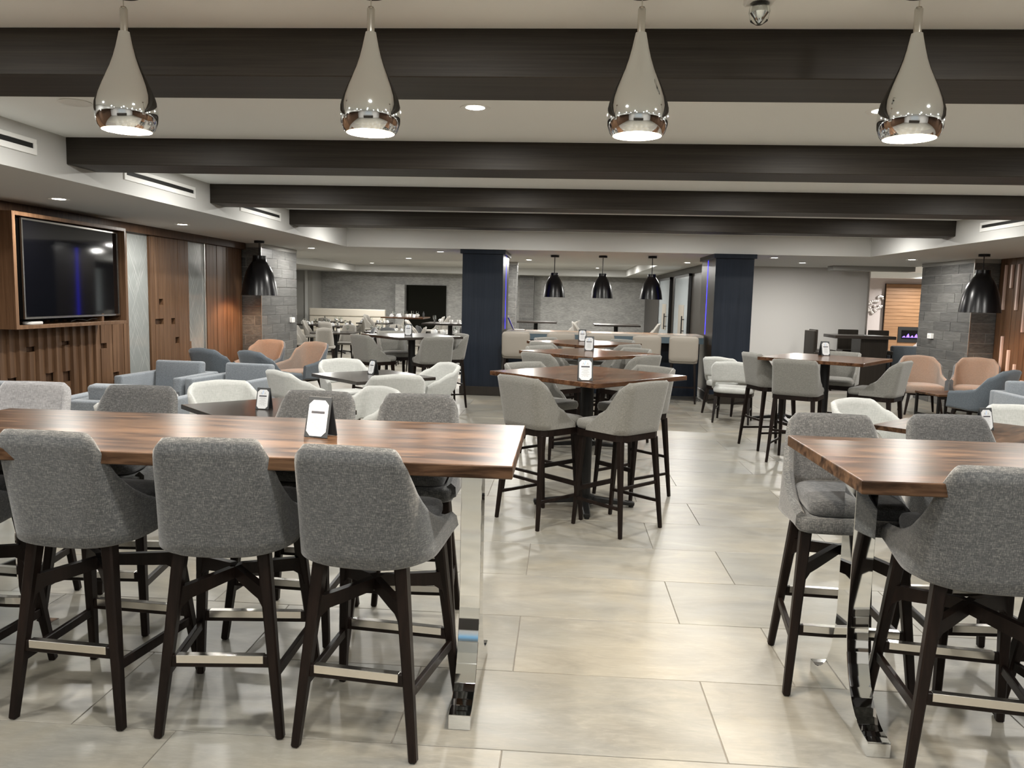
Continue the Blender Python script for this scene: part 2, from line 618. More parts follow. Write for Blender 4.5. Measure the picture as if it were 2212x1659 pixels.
def shell(mb, bot, top, zb, zt, th, n=16, m=8, mi_out=0, mi_in=0, pw=1.0):
    pb, pt = upath(*bot, n), upath(*top, n)
    Z0, Z1 = min(z for _, z in zb), max(z for _, z in zt)
    cols_o, cols_i, rims, rimsb = [], [], [], []
    for i in range(-n, n + 1):
        k = abs(i)
        sg = -1 if i < 0 else 1
        a = k / n
        lo, hi = interp(zb, a), interp(zt, a)
        co, ci = [], []
        for j in range(m + 1):
            z = lerp(lo, hi, j / m)
            q = ((z - Z0) / (Z1 - Z0)) ** pw
            (bx, by), (nx, ny) = pb[k]
            (tx, ty), (mx, my) = pt[k]
            x, y = lerp(bx, tx, q), lerp(by, ty, q)
            ux, uy = lerp(nx, mx, q), lerp(ny, my, q)
            ll = math.hypot(ux, uy) or 1
            ux, uy = ux / ll, uy / ll
            co.append(mb.bm.verts.new((sg * x, y, z)))
            ci.append(mb.bm.verts.new((sg * (x - ux * th), y - uy * th, z)))
            if j == m:
                rims.append(mb.bm.verts.new((sg * (x - ux * th / 2), y - uy * th / 2, z + th * 0.42)))
            if j == 0:
                rimsb.append(mb.bm.verts.new((sg * (x - ux * th / 2), y - uy * th / 2, z - th * 0.25)))
        cols_o.append(co)
        cols_i.append(ci)

    def q4(a, b, c, d, mi):
        mb.bm.faces.new((a, b, c, d)).material_index = mi
    for i in range(2 * n):
        for j in range(m):
            q4(cols_o[i][j], cols_o[i + 1][j], cols_o[i + 1][j + 1], cols_o[i][j + 1], mi_out)
            q4(cols_i[i + 1][j], cols_i[i][j], cols_i[i][j + 1], cols_i[i + 1][j + 1], mi_in)
        q4(cols_o[i][m], cols_o[i + 1][m], rims[i + 1], rims[i], mi_out)
        q4(rims[i], rims[i + 1], cols_i[i + 1][m], cols_i[i][m], mi_in)
        q4(cols_o[i + 1][0], cols_o[i][0], rimsb[i], rimsb[i + 1], mi_out)
        q4(rimsb[i + 1], rimsb[i], cols_i[i][0], cols_i[i + 1][0], mi_in)
    for e in (0, 2 * n):
        for j in range(m):
            q4(cols_o[e][j], cols_o[e][j + 1], cols_i[e][j + 1], cols_i[e][j], mi_out)
        mb.bm.faces.new((cols_o[e][m], rims[e], cols_i[e][m])).material_index = mi_out
        mb.bm.faces.new((cols_o[e][0], cols_i[e][0], rimsb[e])).material_index = mi_out
    return mb


# ================================================================== THE SETTING
ZC, ZS, ZB = 2.70, 2.40, 2.51
XL, XR, YB = -3.60, 4.78, 12.92
# floor slab with single tiles in the part where joints can be seen
floor = struct(MB().b(-14, 16, -5, 31, -0.20, -0.004).obj('floor', 'floor_tile'), 'grey beige porcelain tile floor')
grout = MB().b(-9.6, 9.6, 0.8, 15.6, -0.006, -0.0035).obj('grout_bed', 'grout', floor)
tile = MB().b(-0.6075, 0.6075, -0.3030, 0.3030, -0.012, 0.0, 0.0015).mesh('tile', 'floor_tile')
for k in range(-3, 20):
    yc = 2.70 + 0.6096 * k + 0.3048
    x0 = 0.634 if k % 2 == 0 else 1.041
    for j in range(-9, 9):
        xc = x0 + 0.6096 + 1.2192 * j
        if -0.67 * yc - 1.5 < xc < 0.62 * yc + 1.5:
            link('tile', tile, floor, (xc, yc, 0))

# ceiling: high field, lower soffits around it, fascias, beams
ceil = struct(MB().b(XL - 0.05, XR + 0.05, -4.3, YB + 0.05, ZC, ZC + 0.12).obj('ceiling', 'paint_ceiling'), 'off-white painted ceiling between dark beams')


def soff(x0, x1, y0, y1, z0=ZS, z1=ZC + 0.1, name='soffit', mat='paint_soffit'):
    return MB().b(x0, x1, y0, y1, z0, z1).obj(name, mat, ceil)


soff(-5.6, XL, -4.3, 15.0)
soff(XR, 7.1, -4.3, 15.0)
soff(XL, XR, YB, 15.0)
soff(-9.6, 2.9, 15.0, 17.6)
soff(2.9, 6.75, 15.0, 17.3)
soff(2.0, 2.9, 17.6, 28.2)
soff(-9.6, -7.2, 17.6, 28.2)
soff(-7.2, 2.0, 26.9, 28.2)
soff(-7.2, 2.0, 17.6, 26.9, 2.62, 2.75, 'tray_ceiling')
soff(6.3, 14.5, 13.5, 27, 2.62, 2.75, 'far_room_ceiling', 'paint_ceiling')
soff(5.2, 6.75, 15.9, 16.25, 2.31, 2.40, 'bulkhead', 'paint_grey')
soff(8.6, 12.6, 24.0, 24.4, 2.46, 2.62, 'cove_drop', 'paint_ceiling')
for k in range(4):
    y0 = 3.27 + 2.312 * k
    o = MB().b(XL, XR, y0, y0 + 0.37, ZB, ZC, 0.004).obj('beam', 'beam_wood', ceil)
    o['label'] = 'dark brown wood ceiling beam'

# walls
wl = struct(MB().b(-5.6, -5.24, -4.3, 12.55, 0, ZS).obj('wall_left', 'wall_walnut_dark'), 'walnut plank wall with television niche and glass panels')
plank_cache = {}


def plank(parent, x, y0, y1, z0, z1, th, tilt=0.0, mat='wall_walnut', xdir=1, name='plank'):
    key = (round(y1 - y0, 3), round(z1 - z0, 3), th, mat)
    if key not in plank_cache:
        wy = (y1 - y0) * (1.05 if th == 0.046 else 1.0) - (0 if th == 0.046 else 0.003)
        plank_cache[key] = MB().b(0, th, -wy / 2, wy / 2, 0, z1 - z0, 0.002).mesh('plank', mat)
    o = link(name, plank_cache[key], parent, (x, (y0 + y1) / 2, z0), tilt + (math.pi if xdir < 0 else 0))
    return o


def planks(parent, x, y0, y1, n, z0, z1, th, mats, notches=(), xdir=1, tilt=0.0, jit=0.0025):
    wdt = (y1 - y0) / n
    for i in range(n):
        a, b = y0 + i * wdt, y0 + (i + 1) * wdt
        cut = sorted([(zc - h / 2, zc + h / 2) for (yc, zc, h) in notches if a <= yc < b])
        zs = z0
        segs = []
        for c0, c1 in cut:
            segs.append((zs, c0))
            zs = c1
        segs.append((zs, z1))
        dx = rnd.choice((0, jit, jit * 2)) * xdir
        for s0, s1 in segs:
            plank(parent, x + dx, a, b, s0, s1, th, tilt, mats[i % len(mats)], xdir)


WW, WD = 'wall_walnut', 'wall_walnut_dark'
planks(wl, -5.245, 2.9, 6.5, 26, 0, 2.3, 0.03, [WW])
planks(wl, -5.235, 6.5, 8.56, 15, 0, 1.3, 0.046, [WW], [(7.05, 0.72, 0.09), (7.66, 0.716, 0.09), (7.4, 1.02, 0.05), (7.96, 0.70, 0.11), (8.0, 1.05, 0.04)], tilt=R(13), jit=0.0)
planks(wl, -5.245, 6.5, 8.56, 15, 1.3, 2.3, 0.02, [WD], jit=0.0)
planks(wl, -5.245, 8.56, 9.15, 5, 0, 2.3, 0.045, [WW], [(8.62, 0.98, 0.06), (8.9, 0.62, 0.08)])
planks(wl, -5.245, 9.67, 10.69, 10, 0, 2.3, 0.045, [WW], [(9.82, 1.218, 0.07), (9.90, 1.218, 0.07), (9.974, 1.471, 0.075), (10.206, 1.213, 0.08), (10.34, 0.954, 0.085)])
planks(wl, -5.245, 11.24, 12.5, 11, 0, 2.3, 0.045, [WW])
for a, b in ((9.15, 9.67), (10.69, 11.24)):
    MB().b(-5.24, -5.228, a + 0.006, b - 0.006, 0, 2.3).obj('glass_panel', 'frosted_glass', wl)['label'] = 'tall frosted glass panel etched with crossing lines'
MB().b(-5.228, -5.205, 11.205, 11.235, 0, 2.3, 0.002).obj('edge_trim', 'satin_metal', wl)
MB().b(-5.24, -5.13, 2.9, 12.5, 2.30, ZS).obj('header_board', 'wall_walnut_dark', wl)
MB().b(-5.24, -5.205, 9.10, 9.15, 0, 0.86, 0.002).obj('step_board', WW, wl)
MB().b(-5.24, -5.205, 10.69, 10.75, 0, 0.92, 0.002).obj('step_board', WW, wl)

wr = struct(MB().b(6.74, 7.1, -4.3, 12.9, 0, ZS).obj('wall_right', 'wall_walnut_dark'), 'dark walnut plank wall with pale vertical inlay slats')
planks(wr, 6.745, 6.0, 12.8, 50, 0, 2.4, 0.03, [WW], xdir=-1)
for (y, z0, z1) in ((12.62, 1.62, 2.30), (12.45, 1.95, 2.30), (12.27, 1.62, 2.30), (12.05, 1.30, 2.28), (11.8, 1.7, 2.3), (12.56, 0.4, 1.22), (12.36, 0.4, 1.02),
                    (12.17, 0.3, 0.82), (11.95, 0.3, 0.6), (11.5, 1.2, 2.3), (11.2, 0.4, 1.4)):
    MB().b(6.685, 6.72, y - 0.022, y + 0.022, z0, z1, 0.003).obj('inlay_slat', 'slat_light', wr)
struct(MB().b(-5.6, 7.1, -4.5, -4.2, 0, ZC + 0.1).obj('wall_behind', 'paint_wall'))
bw = struct(MB().b(-9.8, 3.2, 28.0, 28.3, 0, 2.7).obj('wall_back', 'wallpaper'), 'mottled grey wallpaper wall at the far end')
MB().b(-5.62, -4.2, 27.93, 28.02, 0, 1.99).obj('dark_opening', 'dark_void', bw)['label'] = 'dark doorway opening'
MB().b(-5.95, -5.62, 27.6, 28.02, 0, 1.99).obj('opening_reveal', 'wallpaper', bw)
struct(MB().b(-9.9, -9.5, 14.2, 28.2, 0, 2.7).obj('wall_dining', 'paint_grey'))
struct(MB().b(-9.9, -5.3, 14.3, 14.6, 0, 2.7).obj('wall_dining_near', 'paint_grey'))
dn = struct(MB().b(-9.5, -8.72, 27.0, 28.0, 0, 2.4).obj('wall_alcove', 'paint_grey'))
MB().b(-8.98, -8.90, 26.96, 27.0, 0, 2.4).obj('pilaster', 'paint_soffit', dn)
gw = struct(MB().b(2.8, 3.1, 14.2, 28.0, 0, 2.7).obj('wall_glass_doors', 'brown_veneer'), 'dark wall with sliding glass doors beyond the bar')
ww_ = struct(MB().b(3.1, 6.30, 17.0, 17.3, 0, 2.7).obj('wall_corridor', 'paint_wall'), 'plain light grey wall beyond the right navy column')
MB().b(3.98, 4.09, 16.985, 17.0, 0.50, 0.58, 0.003).obj('outlet_plate', 'black_metal', ww_)
MB().b(6.28, 6.315, 16.98, 17.31, 0, 2.4).obj('corner_trim', 'satin_metal', ww_)
fw = struct(MB().b(6.0, 14.6, 25.0, 25.3, 0, 2.75).obj('wall_lounge', 'paint_pink'), 'pale pink wall of the far lounge')
struct(MB().b(14.4, 14.7, 12.8, 25.2, 0, 2.75).obj('wall_lounge_right', 'paint_pink'))
struct(MB().b(7.0, 14.6, 12.6, 12.86, 0, 2.75).obj('wall_lounge_near', 'paint_pink'))
struct(MB().b(6.0, 6.29, 17.31, 25.0, 0, 2.62).obj('wall_lounge_left', 'paint_pink'))


# ------------------------------------------------------------------ ceiling lamps
def downlight_proto():
    r = thing('recessed_downlight', '', 'downlight')
    MB().lathe([(0.055, -0.001), (0.085, -0.004), (0.088, 0.0)], 24).obj('trim_ring', 'white_plastic', r, True)
    MB().lathe([(0.056, 0.0), (0.05, -0.002), (0.02, -0.003), (0.0005, -0.003)], 20).obj('lens', 'lens', r, True)
    return Proto(r)


DL = downlight_proto()
rows = {4.6: 'between the first and second beams', 6.9: 'between the second and third beams', 9.2: 'between the third and fourth beams', 11.5: 'behind the last beam',
        2.1: 'in front of the first beam', 0.0: 'above the viewer', -2.3: 'behind the viewer'}
vis = {(-0.54, 4.6): 'bright round downlight in the white ceiling bay behind the chrome pendants, centre', (1.71, 4.6): 'round downlight half hidden behind the rightmost chrome pendant'}
for (x, y) in HIGH:
    if (x, y) == (-2.8, 4.6) or y < 3:
        area('downlight_lamp', (x, y, ZC - 0.012), 0.13, P_HIGH, spread=180)
        continue
    lab = vis.get((x, y), {-2.8: 'leftmost', -0.54: 'second from left', 1.71: 'third from left', 3.96: 'rightmost'}[x] + ' recessed downlight ' + rows[y])
    DL.put((x, y, ZC), 0, lab, None if (x, y) in vis else 'recessed downlights ' + rows[y])
    area('downlight_lamp', (x, y, ZC - 0.012), 0.13, P_HIGH, spread=180)
SL = {(-4.46, 6.79): 'round downlight in the left soffit above the television', (-4.54, 9.21): 'round downlight in the left soffit past the television',
      (-4.40, 13.57): 'glaring downlight in the soffit right of the grey tiled pillar', (-2.2, 13.9): 'bright downlight in the soffit left of the left navy column',
      (3.5, 13.7): 'downlight in the soffit right of the right navy column', (5.64, 13.45): 'glaring downlight in the soffit by the right grey tiled pillar'}
for (x, y) in SOFF:
    lab = SL.get((x, y), 'round downlight in the %s soffit nearer the viewer' % ('left' if x < 0 else 'right'))
    area('downlight_lamp', (x, y, ZS - 0.012), 0.12, P_SOFF, spread=180)
    if y < 5:
        continue
    if (x, y) not in SL:
        lab = 'round downlight in the right soffit, %s one' % ('farther' if y > 8 else 'nearer')
    DL.put((x, y, ZS), 0, lab, None if (x, y) in SL else 'downlights in the %s soffit out of view' % ('left' if x < 0 else 'right'))
BL = ['at the near left of the back dining room', 'before the tray ceiling left of the left navy column', 'just right of the top of the left navy column',
      'in the tray over the nearest back dining table', 'in the tray above the high reddish table', 'in the tray right of the middle dining table', 'in the tray above the dark doorway',
      'at the far right of the dining tray', 'beside the left bar pendant, nearer one', 'beside the left bar pendant, farther one', 'beside the middle bar pendant, nearer one',
      'beside the middle bar pendant, farther one', 'left of the right navy column beyond the bar', 'above the light grey corridor wall', 'at the far left of the dining tray', 'at the far end beyond the bar']
for (x, y, z), wh in zip(BACKL, BL):
    DL.put((x, y, z), 0, 'small round downlight ' + wh, 'small downlights of the back rooms')
    area('downlight_lamp', (x, y, z - 0.012), 0.12, P_BACK if x < 3 else 34, spread=180)
for (x, y, z) in FARL:
    DL.put((x, y, z), 0, 'small round downlight in the far lounge ceiling, %s' % ('nearest the tiled pillar' if y < 17 else 'before the fireplace' if y > 23 else 'left one' if x < 10 else 'right one'), 'far lounge downlights')
    area('downlight_lamp', (x, y, z - 0.012), 0.15, 60, spread=160)


# chrome drop pendants
def drop_pendant():
    r = thing('drop_pendant', '', 'pendant lamp')
    prof = [(0.088, 0), (0.097, 0.012), (0.105, 0.035), (0.109, 0.065), (0.107, 0.092), (0.099, 0.122), (0.086, 0.155), (0.070, 0.190), (0.054, 0.225), (0.041, 0.260), (0.031, 0.295), (0.024, 0.325), (0.0185, 0.350)]
    MB().lathe(prof, 40).obj('shade', 'chrome', r, True, angle=80)
    MB().lathe([(0.086, 0.0005), (0.095, 0.014), (0.100, 0.045), (0.09, 0.10), (0.06, 0.15), (0.001, 0.17)], 32).obj('reflector', 'reflector_white', r, True)
    MB().lathe([(0.0005, 0.018), (0.05, 0.020), (0.078, 0.026)], 28).obj('diffuser', 'bulb_warm', r, True)
    MB().lathe([(0.0135, 0.345), (0.0135, 0.43), (0.009, 0.437), (0.004, 0.439)], 16).obj('stem', 'brushed_steel', r, True)
    MB().lathe([(0.0022, 0.436), (0.0022, 0.487)], 8).obj('cable', 'brushed_steel', r, True)
    MB().lathe([(0.062, 0.489), (0.062, 0.480), (0.055, 0.477), (0.0005, 0.477)], 28).obj('canopy', 'brushed_steel', r, True)
    return Proto(r)


DP = drop_pendant()
for x, lab in ((-1.627, 'leftmost chrome teardrop pendant lamp over the long tables'), (-0.718, 'second chrome teardrop pendant lamp from the left'),
               (0.237, 'third chrome teardrop pendant lamp from the left'), (1.171, 'rightmost chrome teardrop pendant lamp over the long tables'),
               ):
    DP.put((x, 2.89, 2.211), 0, lab, 'chrome teardrop pendants over the long tables')
    area('pendant_lamp', (x, 2.89, 2.226), 0.14, 13, WARM, 150)


# black bell pendants
def bell_pendant(k, zmouth, rod, name, inner):
    r = thing('bell_pendant', '', 'pendant lamp')
    pr = [(0.272, 0), (0.268, 0.03), (0.258, 0.10), (0.243, 0.19), (0.222, 0.28), (0.192, 0.37), (0.150, 0.45), (0.118, 0.495), (0.103, 0.52), (0.099, 0.56), (0.098, 0.60)]
    MB().lathe([(a * k, z * k) for a, z in pr] + [(0.02 * k, 0.60 * k)], 40).obj('shade', 'black_shade', r, True, angle=60)
    MB().lathe([(a * k - 0.004, z * k + 0.001) for a, z in pr[:-2]] + [(0.001, 0.54 * k)], 32).obj('shade_lining', inner, r, True)
    MB().lathe([(0.001, 0.24 * k), (0.05, 0.26 * k), (0.06, 0.32 * k), (0.03, 0.40 * k)], 16).obj('bulb', 'bulb_amber', r, True)
    MB().lathe([(0.007, 0.59 * k), (0.007, rod)], 8).obj('rod', 'black_metal', r, True)
    MB().lathe([(0.001, rod - 0.035), (0.075, rod - 0.035), (0.075, rod)], 20).obj('canopy', 'black_metal', r, True)
    return Proto(r)


BPL = bell_pendant(1.0, 1.575, 2.40 - 1.575, 'large', 'copper_inside')
BPL.put((-4.66, 11.88, 1.575), 0, 'large black bell pendant beside the left grey tiled pillar')
BPL.put((5.91, 11.73, 1.575), 0, 'large black bell pendant beside the right grey tiled pillar')
bulb('pendant_lamp', (-4.66, 11.88, 1.73), 26, (1.0, 0.66, 0.40))
bulb('pendant_lamp', (5.91, 11.73, 1.73), 26, (1.0, 0.66, 0.40))
BPS = bell_pendant(0.72, 1.66, 2.40 - 1.66, 'small', 'copper_inside')
for x, y, lab in ((-0.196, 14.2, 'left of the three black bell pendants over the bar counter'), (0.648, 14.06, 'middle one of the three black bell pendants over the bar counter'),
                  (1.49, 13.9, 'right of the three black bell pendants over the bar counter')):
    BPS.put((x, y, 1.655), 0, lab, 'black bell pendants over the bar')
    bulb('pendant_lamp', (x, y, 1.765), 16, (1.0, 0.62, 0.34), 0.04)

# slot diffusers in the fascias
vent = thing('air_vent', '', 'air vent')
vb = MB()
vb.b(0, 0.012, -0.62, 0.62, 0.022, 0.052, 0.002)
vb.b(0, 0.012, -0.62, 0.62, -0.052, -0.012, 0.002)
vb.b(0, 0.012, -0.62, -0.59, -0.013, 0.023)
vb.b(0, 0.012, 0.59, 0.62, -0.013, 0.023)
vb.obj('frame', 'white_plastic', vent)
MB().b(0, 0.004, -0.6, 0.6, -0.014, 0.024).obj('slot', 'matte_black', vent)
VP = Proto(vent)
VP.put((XL, 4.63, 2.565), 0, 'white slot air vent on the left fascia nearest the viewer')
VP.put((XL, 6.94, 2.565), 0, 'white slot air vent on the left fascia behind the second beam')
VP.put((XL, 9.25, 2.565), 0, 'white slot air vent on the left fascia behind the third beam')
VP.put((XR, 9.0, 2.565), 180, 'white slot air vent on the right fascia at the last beam')

# emergency lamp head on the ceiling
em = thing('emergency_light', 'small clear emergency lamp head on the ceiling at the top edge', 'light', (0.645, 2.92, 2.70))
MB().b(-0.05, 0.05, -0.04, 0.04, -0.03, 0.0, 0.006).obj('mount', 'white_plastic', em)
MB().lathe([(0.012, -0.10), (0.030, -0.088), (0.036, -0.06), (0.033, -0.03), (0.02, -0.02)], 20, cap0=True).obj('lamp_head', 'clear_glass', em, True)
MB().lathe([(0.006, -0.094), (0.024, -0.06), (0.018, -0.035)], 16).obj('reflector_bowl', 'chrome', em, True)
tag(MB().lathe([(0.085, 0), (0.09, -0.006), (0.075, -0.012), (0.001, -0.012)], 28).obj('ceiling_speaker', 'white_plastic', None, True, (-2.86, 4.54, ZC)), 'flat white round ceiling speaker left of the leftmost pendant', 'speaker')


# ------------------------------------------------------------------ tiled pillars
def pillar(name, label, x0, x1, y0, y1, h, brick_l=0.60, brick_h=0.155, faces='', seed=1):
    rr_ = random.Random(seed)
    p = thing(name, label, 'pillar', ((x0 + x1) / 2, (y0 + y1) / 2, 0))
    hx, hy = (x1 - x0) / 2, (y1 - y0) / 2
    MB().b(-hx, hx, -hy, hy, 0, h).obj('core', 'stone_grout', p)
    cache = {}
    nrow = int((h - 0.06) / brick_h)
    bh = (h - 0.06) / nrow
    for fc in faces:
        horiz = fc in 'fb'
        L = (x1 - x0) if horiz else (y1 - y0)
        for r_ in range(nrow):
            off = (r_ * 0.37 % 1.0) * brick_l
            a = -off
            while a < L - 1e-4:
                s0, s1 = max(a, 0), min(a + brick_l, L)
                a += brick_l
                if s1 - s0 < 0.015:
                    continue
                key = (horiz, round(s1 - s0, 2))
                if key not in cache:
                    l_ = s1 - s0 - 0.009
                    if horiz:
                        cache[key] = MB().b(-l_ / 2, l_ / 2, -0.006, 0.006, 0, bh - 0.009, 0.0015).mesh('brick', 'stone_tile')
                    else:
                        cache[key] = MB().b(-0.006, 0.006, -l_ / 2, l_ / 2, 0, bh - 0.009, 0.0015).mesh('brick', 'stone_tile')
                cpos = (s0 + s1) / 2 - L / 2
                j = rr_.uniform(0, 0.003)
                pos = {'f': (cpos, -hy - j, 0), 'b': (cpos, hy + j, 0), 'l': (-hx - j, cpos, 0), 'r': (hx + j, cpos, 0)}[fc]
                link('brick', cache[key], p, (pos[0], pos[1], r_ * bh))
    MB().b(-hx - 0.012, hx + 0.012, -hy - 0.012, hy + 0.012, h - 0.06, h).obj('cap_band', 'paint_grey', p)
    return p


pl = pillar('tiled_pillar', 'grey wood-look tiled pillar at the left behind the black pendant', -5.26, -4.905, 12.56, 14.25, ZS, faces='fr', seed=3)
pr_ = pillar('tiled_pillar', 'grey wood-look tiled pillar at the right behind the black pendant', 6.36, 6.78, 12.87, 14.68, ZS, faces='fl', seed=5)
for p, sx, sy in ((pl, 1, -1), (pr_, -1, -1)):
    hx = 0.178 if sx > 0 else 0.21
    hy = 0.845 if sx > 0 else 0.905
    MB().b(sx * hx, sx * (hx + 0.012), -hy - 0.012, -hy + 0.004, 0.02, ZS - 0.06).obj('corner_trim', 'satin_metal', p)
for (x, y, sg, lab) in ((-4.89, 13.93, 1, 'white thermostat box on the left tiled pillar'), (6.35, 14.12, -1, 'white thermostat box on the right tiled pillar')):
    d = thing('thermostat', lab, 'thermostat', (x, y, 1.14))
    MB().b(-0.01, 0.045, -0.07, 0.07, -0.045, 0.045, 0.006).obj('cover', 'white_plastic', d)
    MB().b(0.045, 0.048, -0.03, 0.03, -0.02, 0.02, 0.001).obj('dial_plate', 'ceramic', d)
    d.rotation_euler = (0, 0, 0 if sg > 0 else math.pi)
pillar('tiled_pillar', 'narrow grey tiled pillar right of the left navy column', -1.46, -1.06, 17.3, 17.7, ZS, faces='fr', seed=8)
pillar('tiled_pillar', 'pale grey tiled pilaster on the far wall beyond the bar', -1.58, -1.08, 27.6, 27.98, 2.62, faces='fr', seed=9)


# ------------------------------------------------------------------ navy columns
def navy_column(label, x0, x1, y0, y1):
    c = thing('navy_column', label, 'column', ((x0 + x1) / 2, (y0 + y1) / 2, 0))
    hx, hy = (x1 - x0) / 2, (y1 - y0) / 2
    MB().b(-hx, hx, -hy, -hy + 0.02, 0.0, ZS - 0.07).obj('front_panel', 'navy_veneer', c)
    mb = MB()
    mb.b(-hx, hx, -hy + 0.02, hy, 0, ZS - 0.07)
    mb.obj('side_panels', 'brown_veneer', c)
    MB().b(-hx - 0.02, hx + 0.02, -hy - 0.02, hy + 0.02, 0, 0.15, 0.004).obj('plinth', 'brown_veneer', c)
    MB().b(-hx - 0.035, hx + 0.035, -hy - 0.035, hy + 0.035, ZS - 0.07, ZS, 0.003).obj('cap', 'navy_veneer', c)
    for s in (-1, 1):
        o = MB().b(s * (hx - 0.004), s * (hx + 0.003), 0.02, 0.05, 1.09, ZS - 0.08).obj('light_strip', 'led_blue', c)
        o['label'] = 'glowing blue light strip'
    return c


navy_column('left navy blue column beside the bar counter', -1.69, -1.02, 13.0, 14.3)
navy_column('right navy blue column with blue light strip', 2.38, 2.98, 12.87, 14.15)

# ------------------------------------------------------------------ bar counter between the columns
bc = thing('bar_counter', 'long bar counter between the two navy columns', 'counter', (0.68, 13.75, 0))
MB().b(-1.655, 1.655, -0.38, 0.34, 1.03, 1.07, 0.004).obj('counter_top', 'quartz', bc)
MB().b(-1.655, 1.655, -0.38, -0.355, 0.93, 1.03).obj('front_edge', 'teal_edge', bc)
MB().b(-1.655, 1.655, 0.0, 0.05, 0, 1.03).obj('modesty_panel', 'navy_veneer', bc)
for x in (-1.2, 0.0, 1.2):
    MB().b(x - 0.02, x + 0.02, -0.3, 0.0, 0.85, 1.03).obj('bracket', 'black_metal', bc)
lap = thing('notebook_computer', 'thin open laptop on the bar counter beside the left navy column', 'laptop', (-0.78, 13.82, 1.07), R(100))
MB().b(-0.15, 0.15, -0.10, 0.10, 0.0, 0.012, 0.003).obj('keyboard_base', 'brushed_steel', lap)
MB().box((0, 0.15, 0.115), (0.30, 0.006, 0.22), 0.002, Matrix.Rotation(R(-25), 3, 'X')).obj('lid', 'white_plastic', lap)

# ------------------------------------------------------------------ television niche
nz0, nz1, ny0, ny1 = 1.245, 2.29, 6.72, 8.53
nc = thing('television_niche', 'walnut box niche framing the television', 'niche', (-5.2, (ny0 + ny1) / 2, nz0))
hy = (ny1 - ny0) / 2
hh = nz1 - nz0
MB().b(0.0, 0.35, -hy, -hy + 0.04, 0, hh, 0.002).obj('side_board', WW, nc)
MB().b(0.0, 0.35, hy - 0.035, hy, 0, hh, 0.002).obj('side_board', WW, nc)
MB().b(0.0, 0.35, -hy + 0.04, hy - 0.035, 0, 0.035, 0.002).obj('bottom_board', WW, nc)
MB().b(0.0, 0.35, -hy + 0.04, hy - 0.035, hh - 0.035, hh, 0.002).obj('top_board', WW, nc)
MB().b(-0.01, 0.01, -hy + 0.04, hy - 0.035, 0.035, hh - 0.035).obj('back_board', 'matte_black', nc)
MB().b(0.02, 0.30, hy - 0.42, hy - 0.385, 0.035, 0.115).obj('divider', WW, nc)
tv = thing('television', 'large black flat television in the wood niche', 'television', (-4.885, 7.655, 1.335), R(2.2))
MB().b(-0.05, -0.004, -0.82, 0.82, 0.0, 0.90, 0.004).obj('housing', 'black_metal', tv)
MB().b(-0.004, 0.0, -0.805, 0.805, 0.02, 0.89).obj('screen', 'screen', tv)
fr = MB()
fr.b(-0.01, 0.006, -0.823, -0.806, 0, 0.905)
fr.b(-0.01, 0.006, 0.806, 0.823, 0, 0.905)
fr.b(-0.01, 0.006, -0.806, 0.806, 0.0, 0.018)
fr.b(-0.01, 0.006, -0.806, 0.806, 0.889, 0.905)
fr.obj('bezel', 'brushed_steel', tv)
MB().b(-0.18, -0.04, -0.2, 0.2, 0.25, 0.6).obj('wall_mount', 'black_metal', tv)
tag(MB().cushion(rrect(0.09, 0.22, 0.04), 0, 0.028, 0.012).obj('media_box', 'white_plastic', None, True, (-4.93, 7.05, nz0 + 0.0355)), 'small white rounded device on the niche board under the television', 'device')
cb = MB()
cb.tube([(-4.93, 7.62 + 0.09 * i, nz0 + 0.046 + 0.02 * abs(math.sin(i * 1.1))) for i in range(6)], 0.004, 6)
tag(cb.obj('cable_bundle', 'matte_black', None, True), 'black cables lying in the television niche', 'cable')

# ------------------------------------------------------------------ glass doors beyond the bar
for k, (y, lab) in enumerate(((22.2, 'farther sliding glass door with long black pull beyond the bar'), (19.0, 'nearer sliding glass door with long black pull beyond the bar'))):
    d = thing('glass_door', lab, 'door', (2.79, y, 0))
    MB().b(-0.05, -0.02, -1.1, 1.1, 0.02, 2.2, 0.003).obj('pane', 'door_glass', d)
    f = MB()
    f.b(-0.06, 0.0, -1.15, -1.1, 0, 2.25)
    f.b(-0.06, 0.0, 1.1, 1.15, 0, 2.25)
    f.obj('frame', 'black_metal', d)
    MB().b(-0.065, 0.0, -1.15, 1.15, 2.2, 2.26).obj('track', 'black_metal', d)
    MB().b(-0.056, -0.05, -0.55, 0.30, 0.85, 1.55).obj('privacy_film', 'beige_leather', d)
    h = MB()
    h.b(-0.12, -0.095, -0.66, -0.62, 0.88, 1.30, 0.004)
    h.b(-0.10, -0.05, -0.65, -0.63, 0.95, 0.97)
    h.b(-0.10, -0.05, -0.65, -0.63, 1.21, 1.23)
    h.obj('pull_handle', 'black_metal', d)


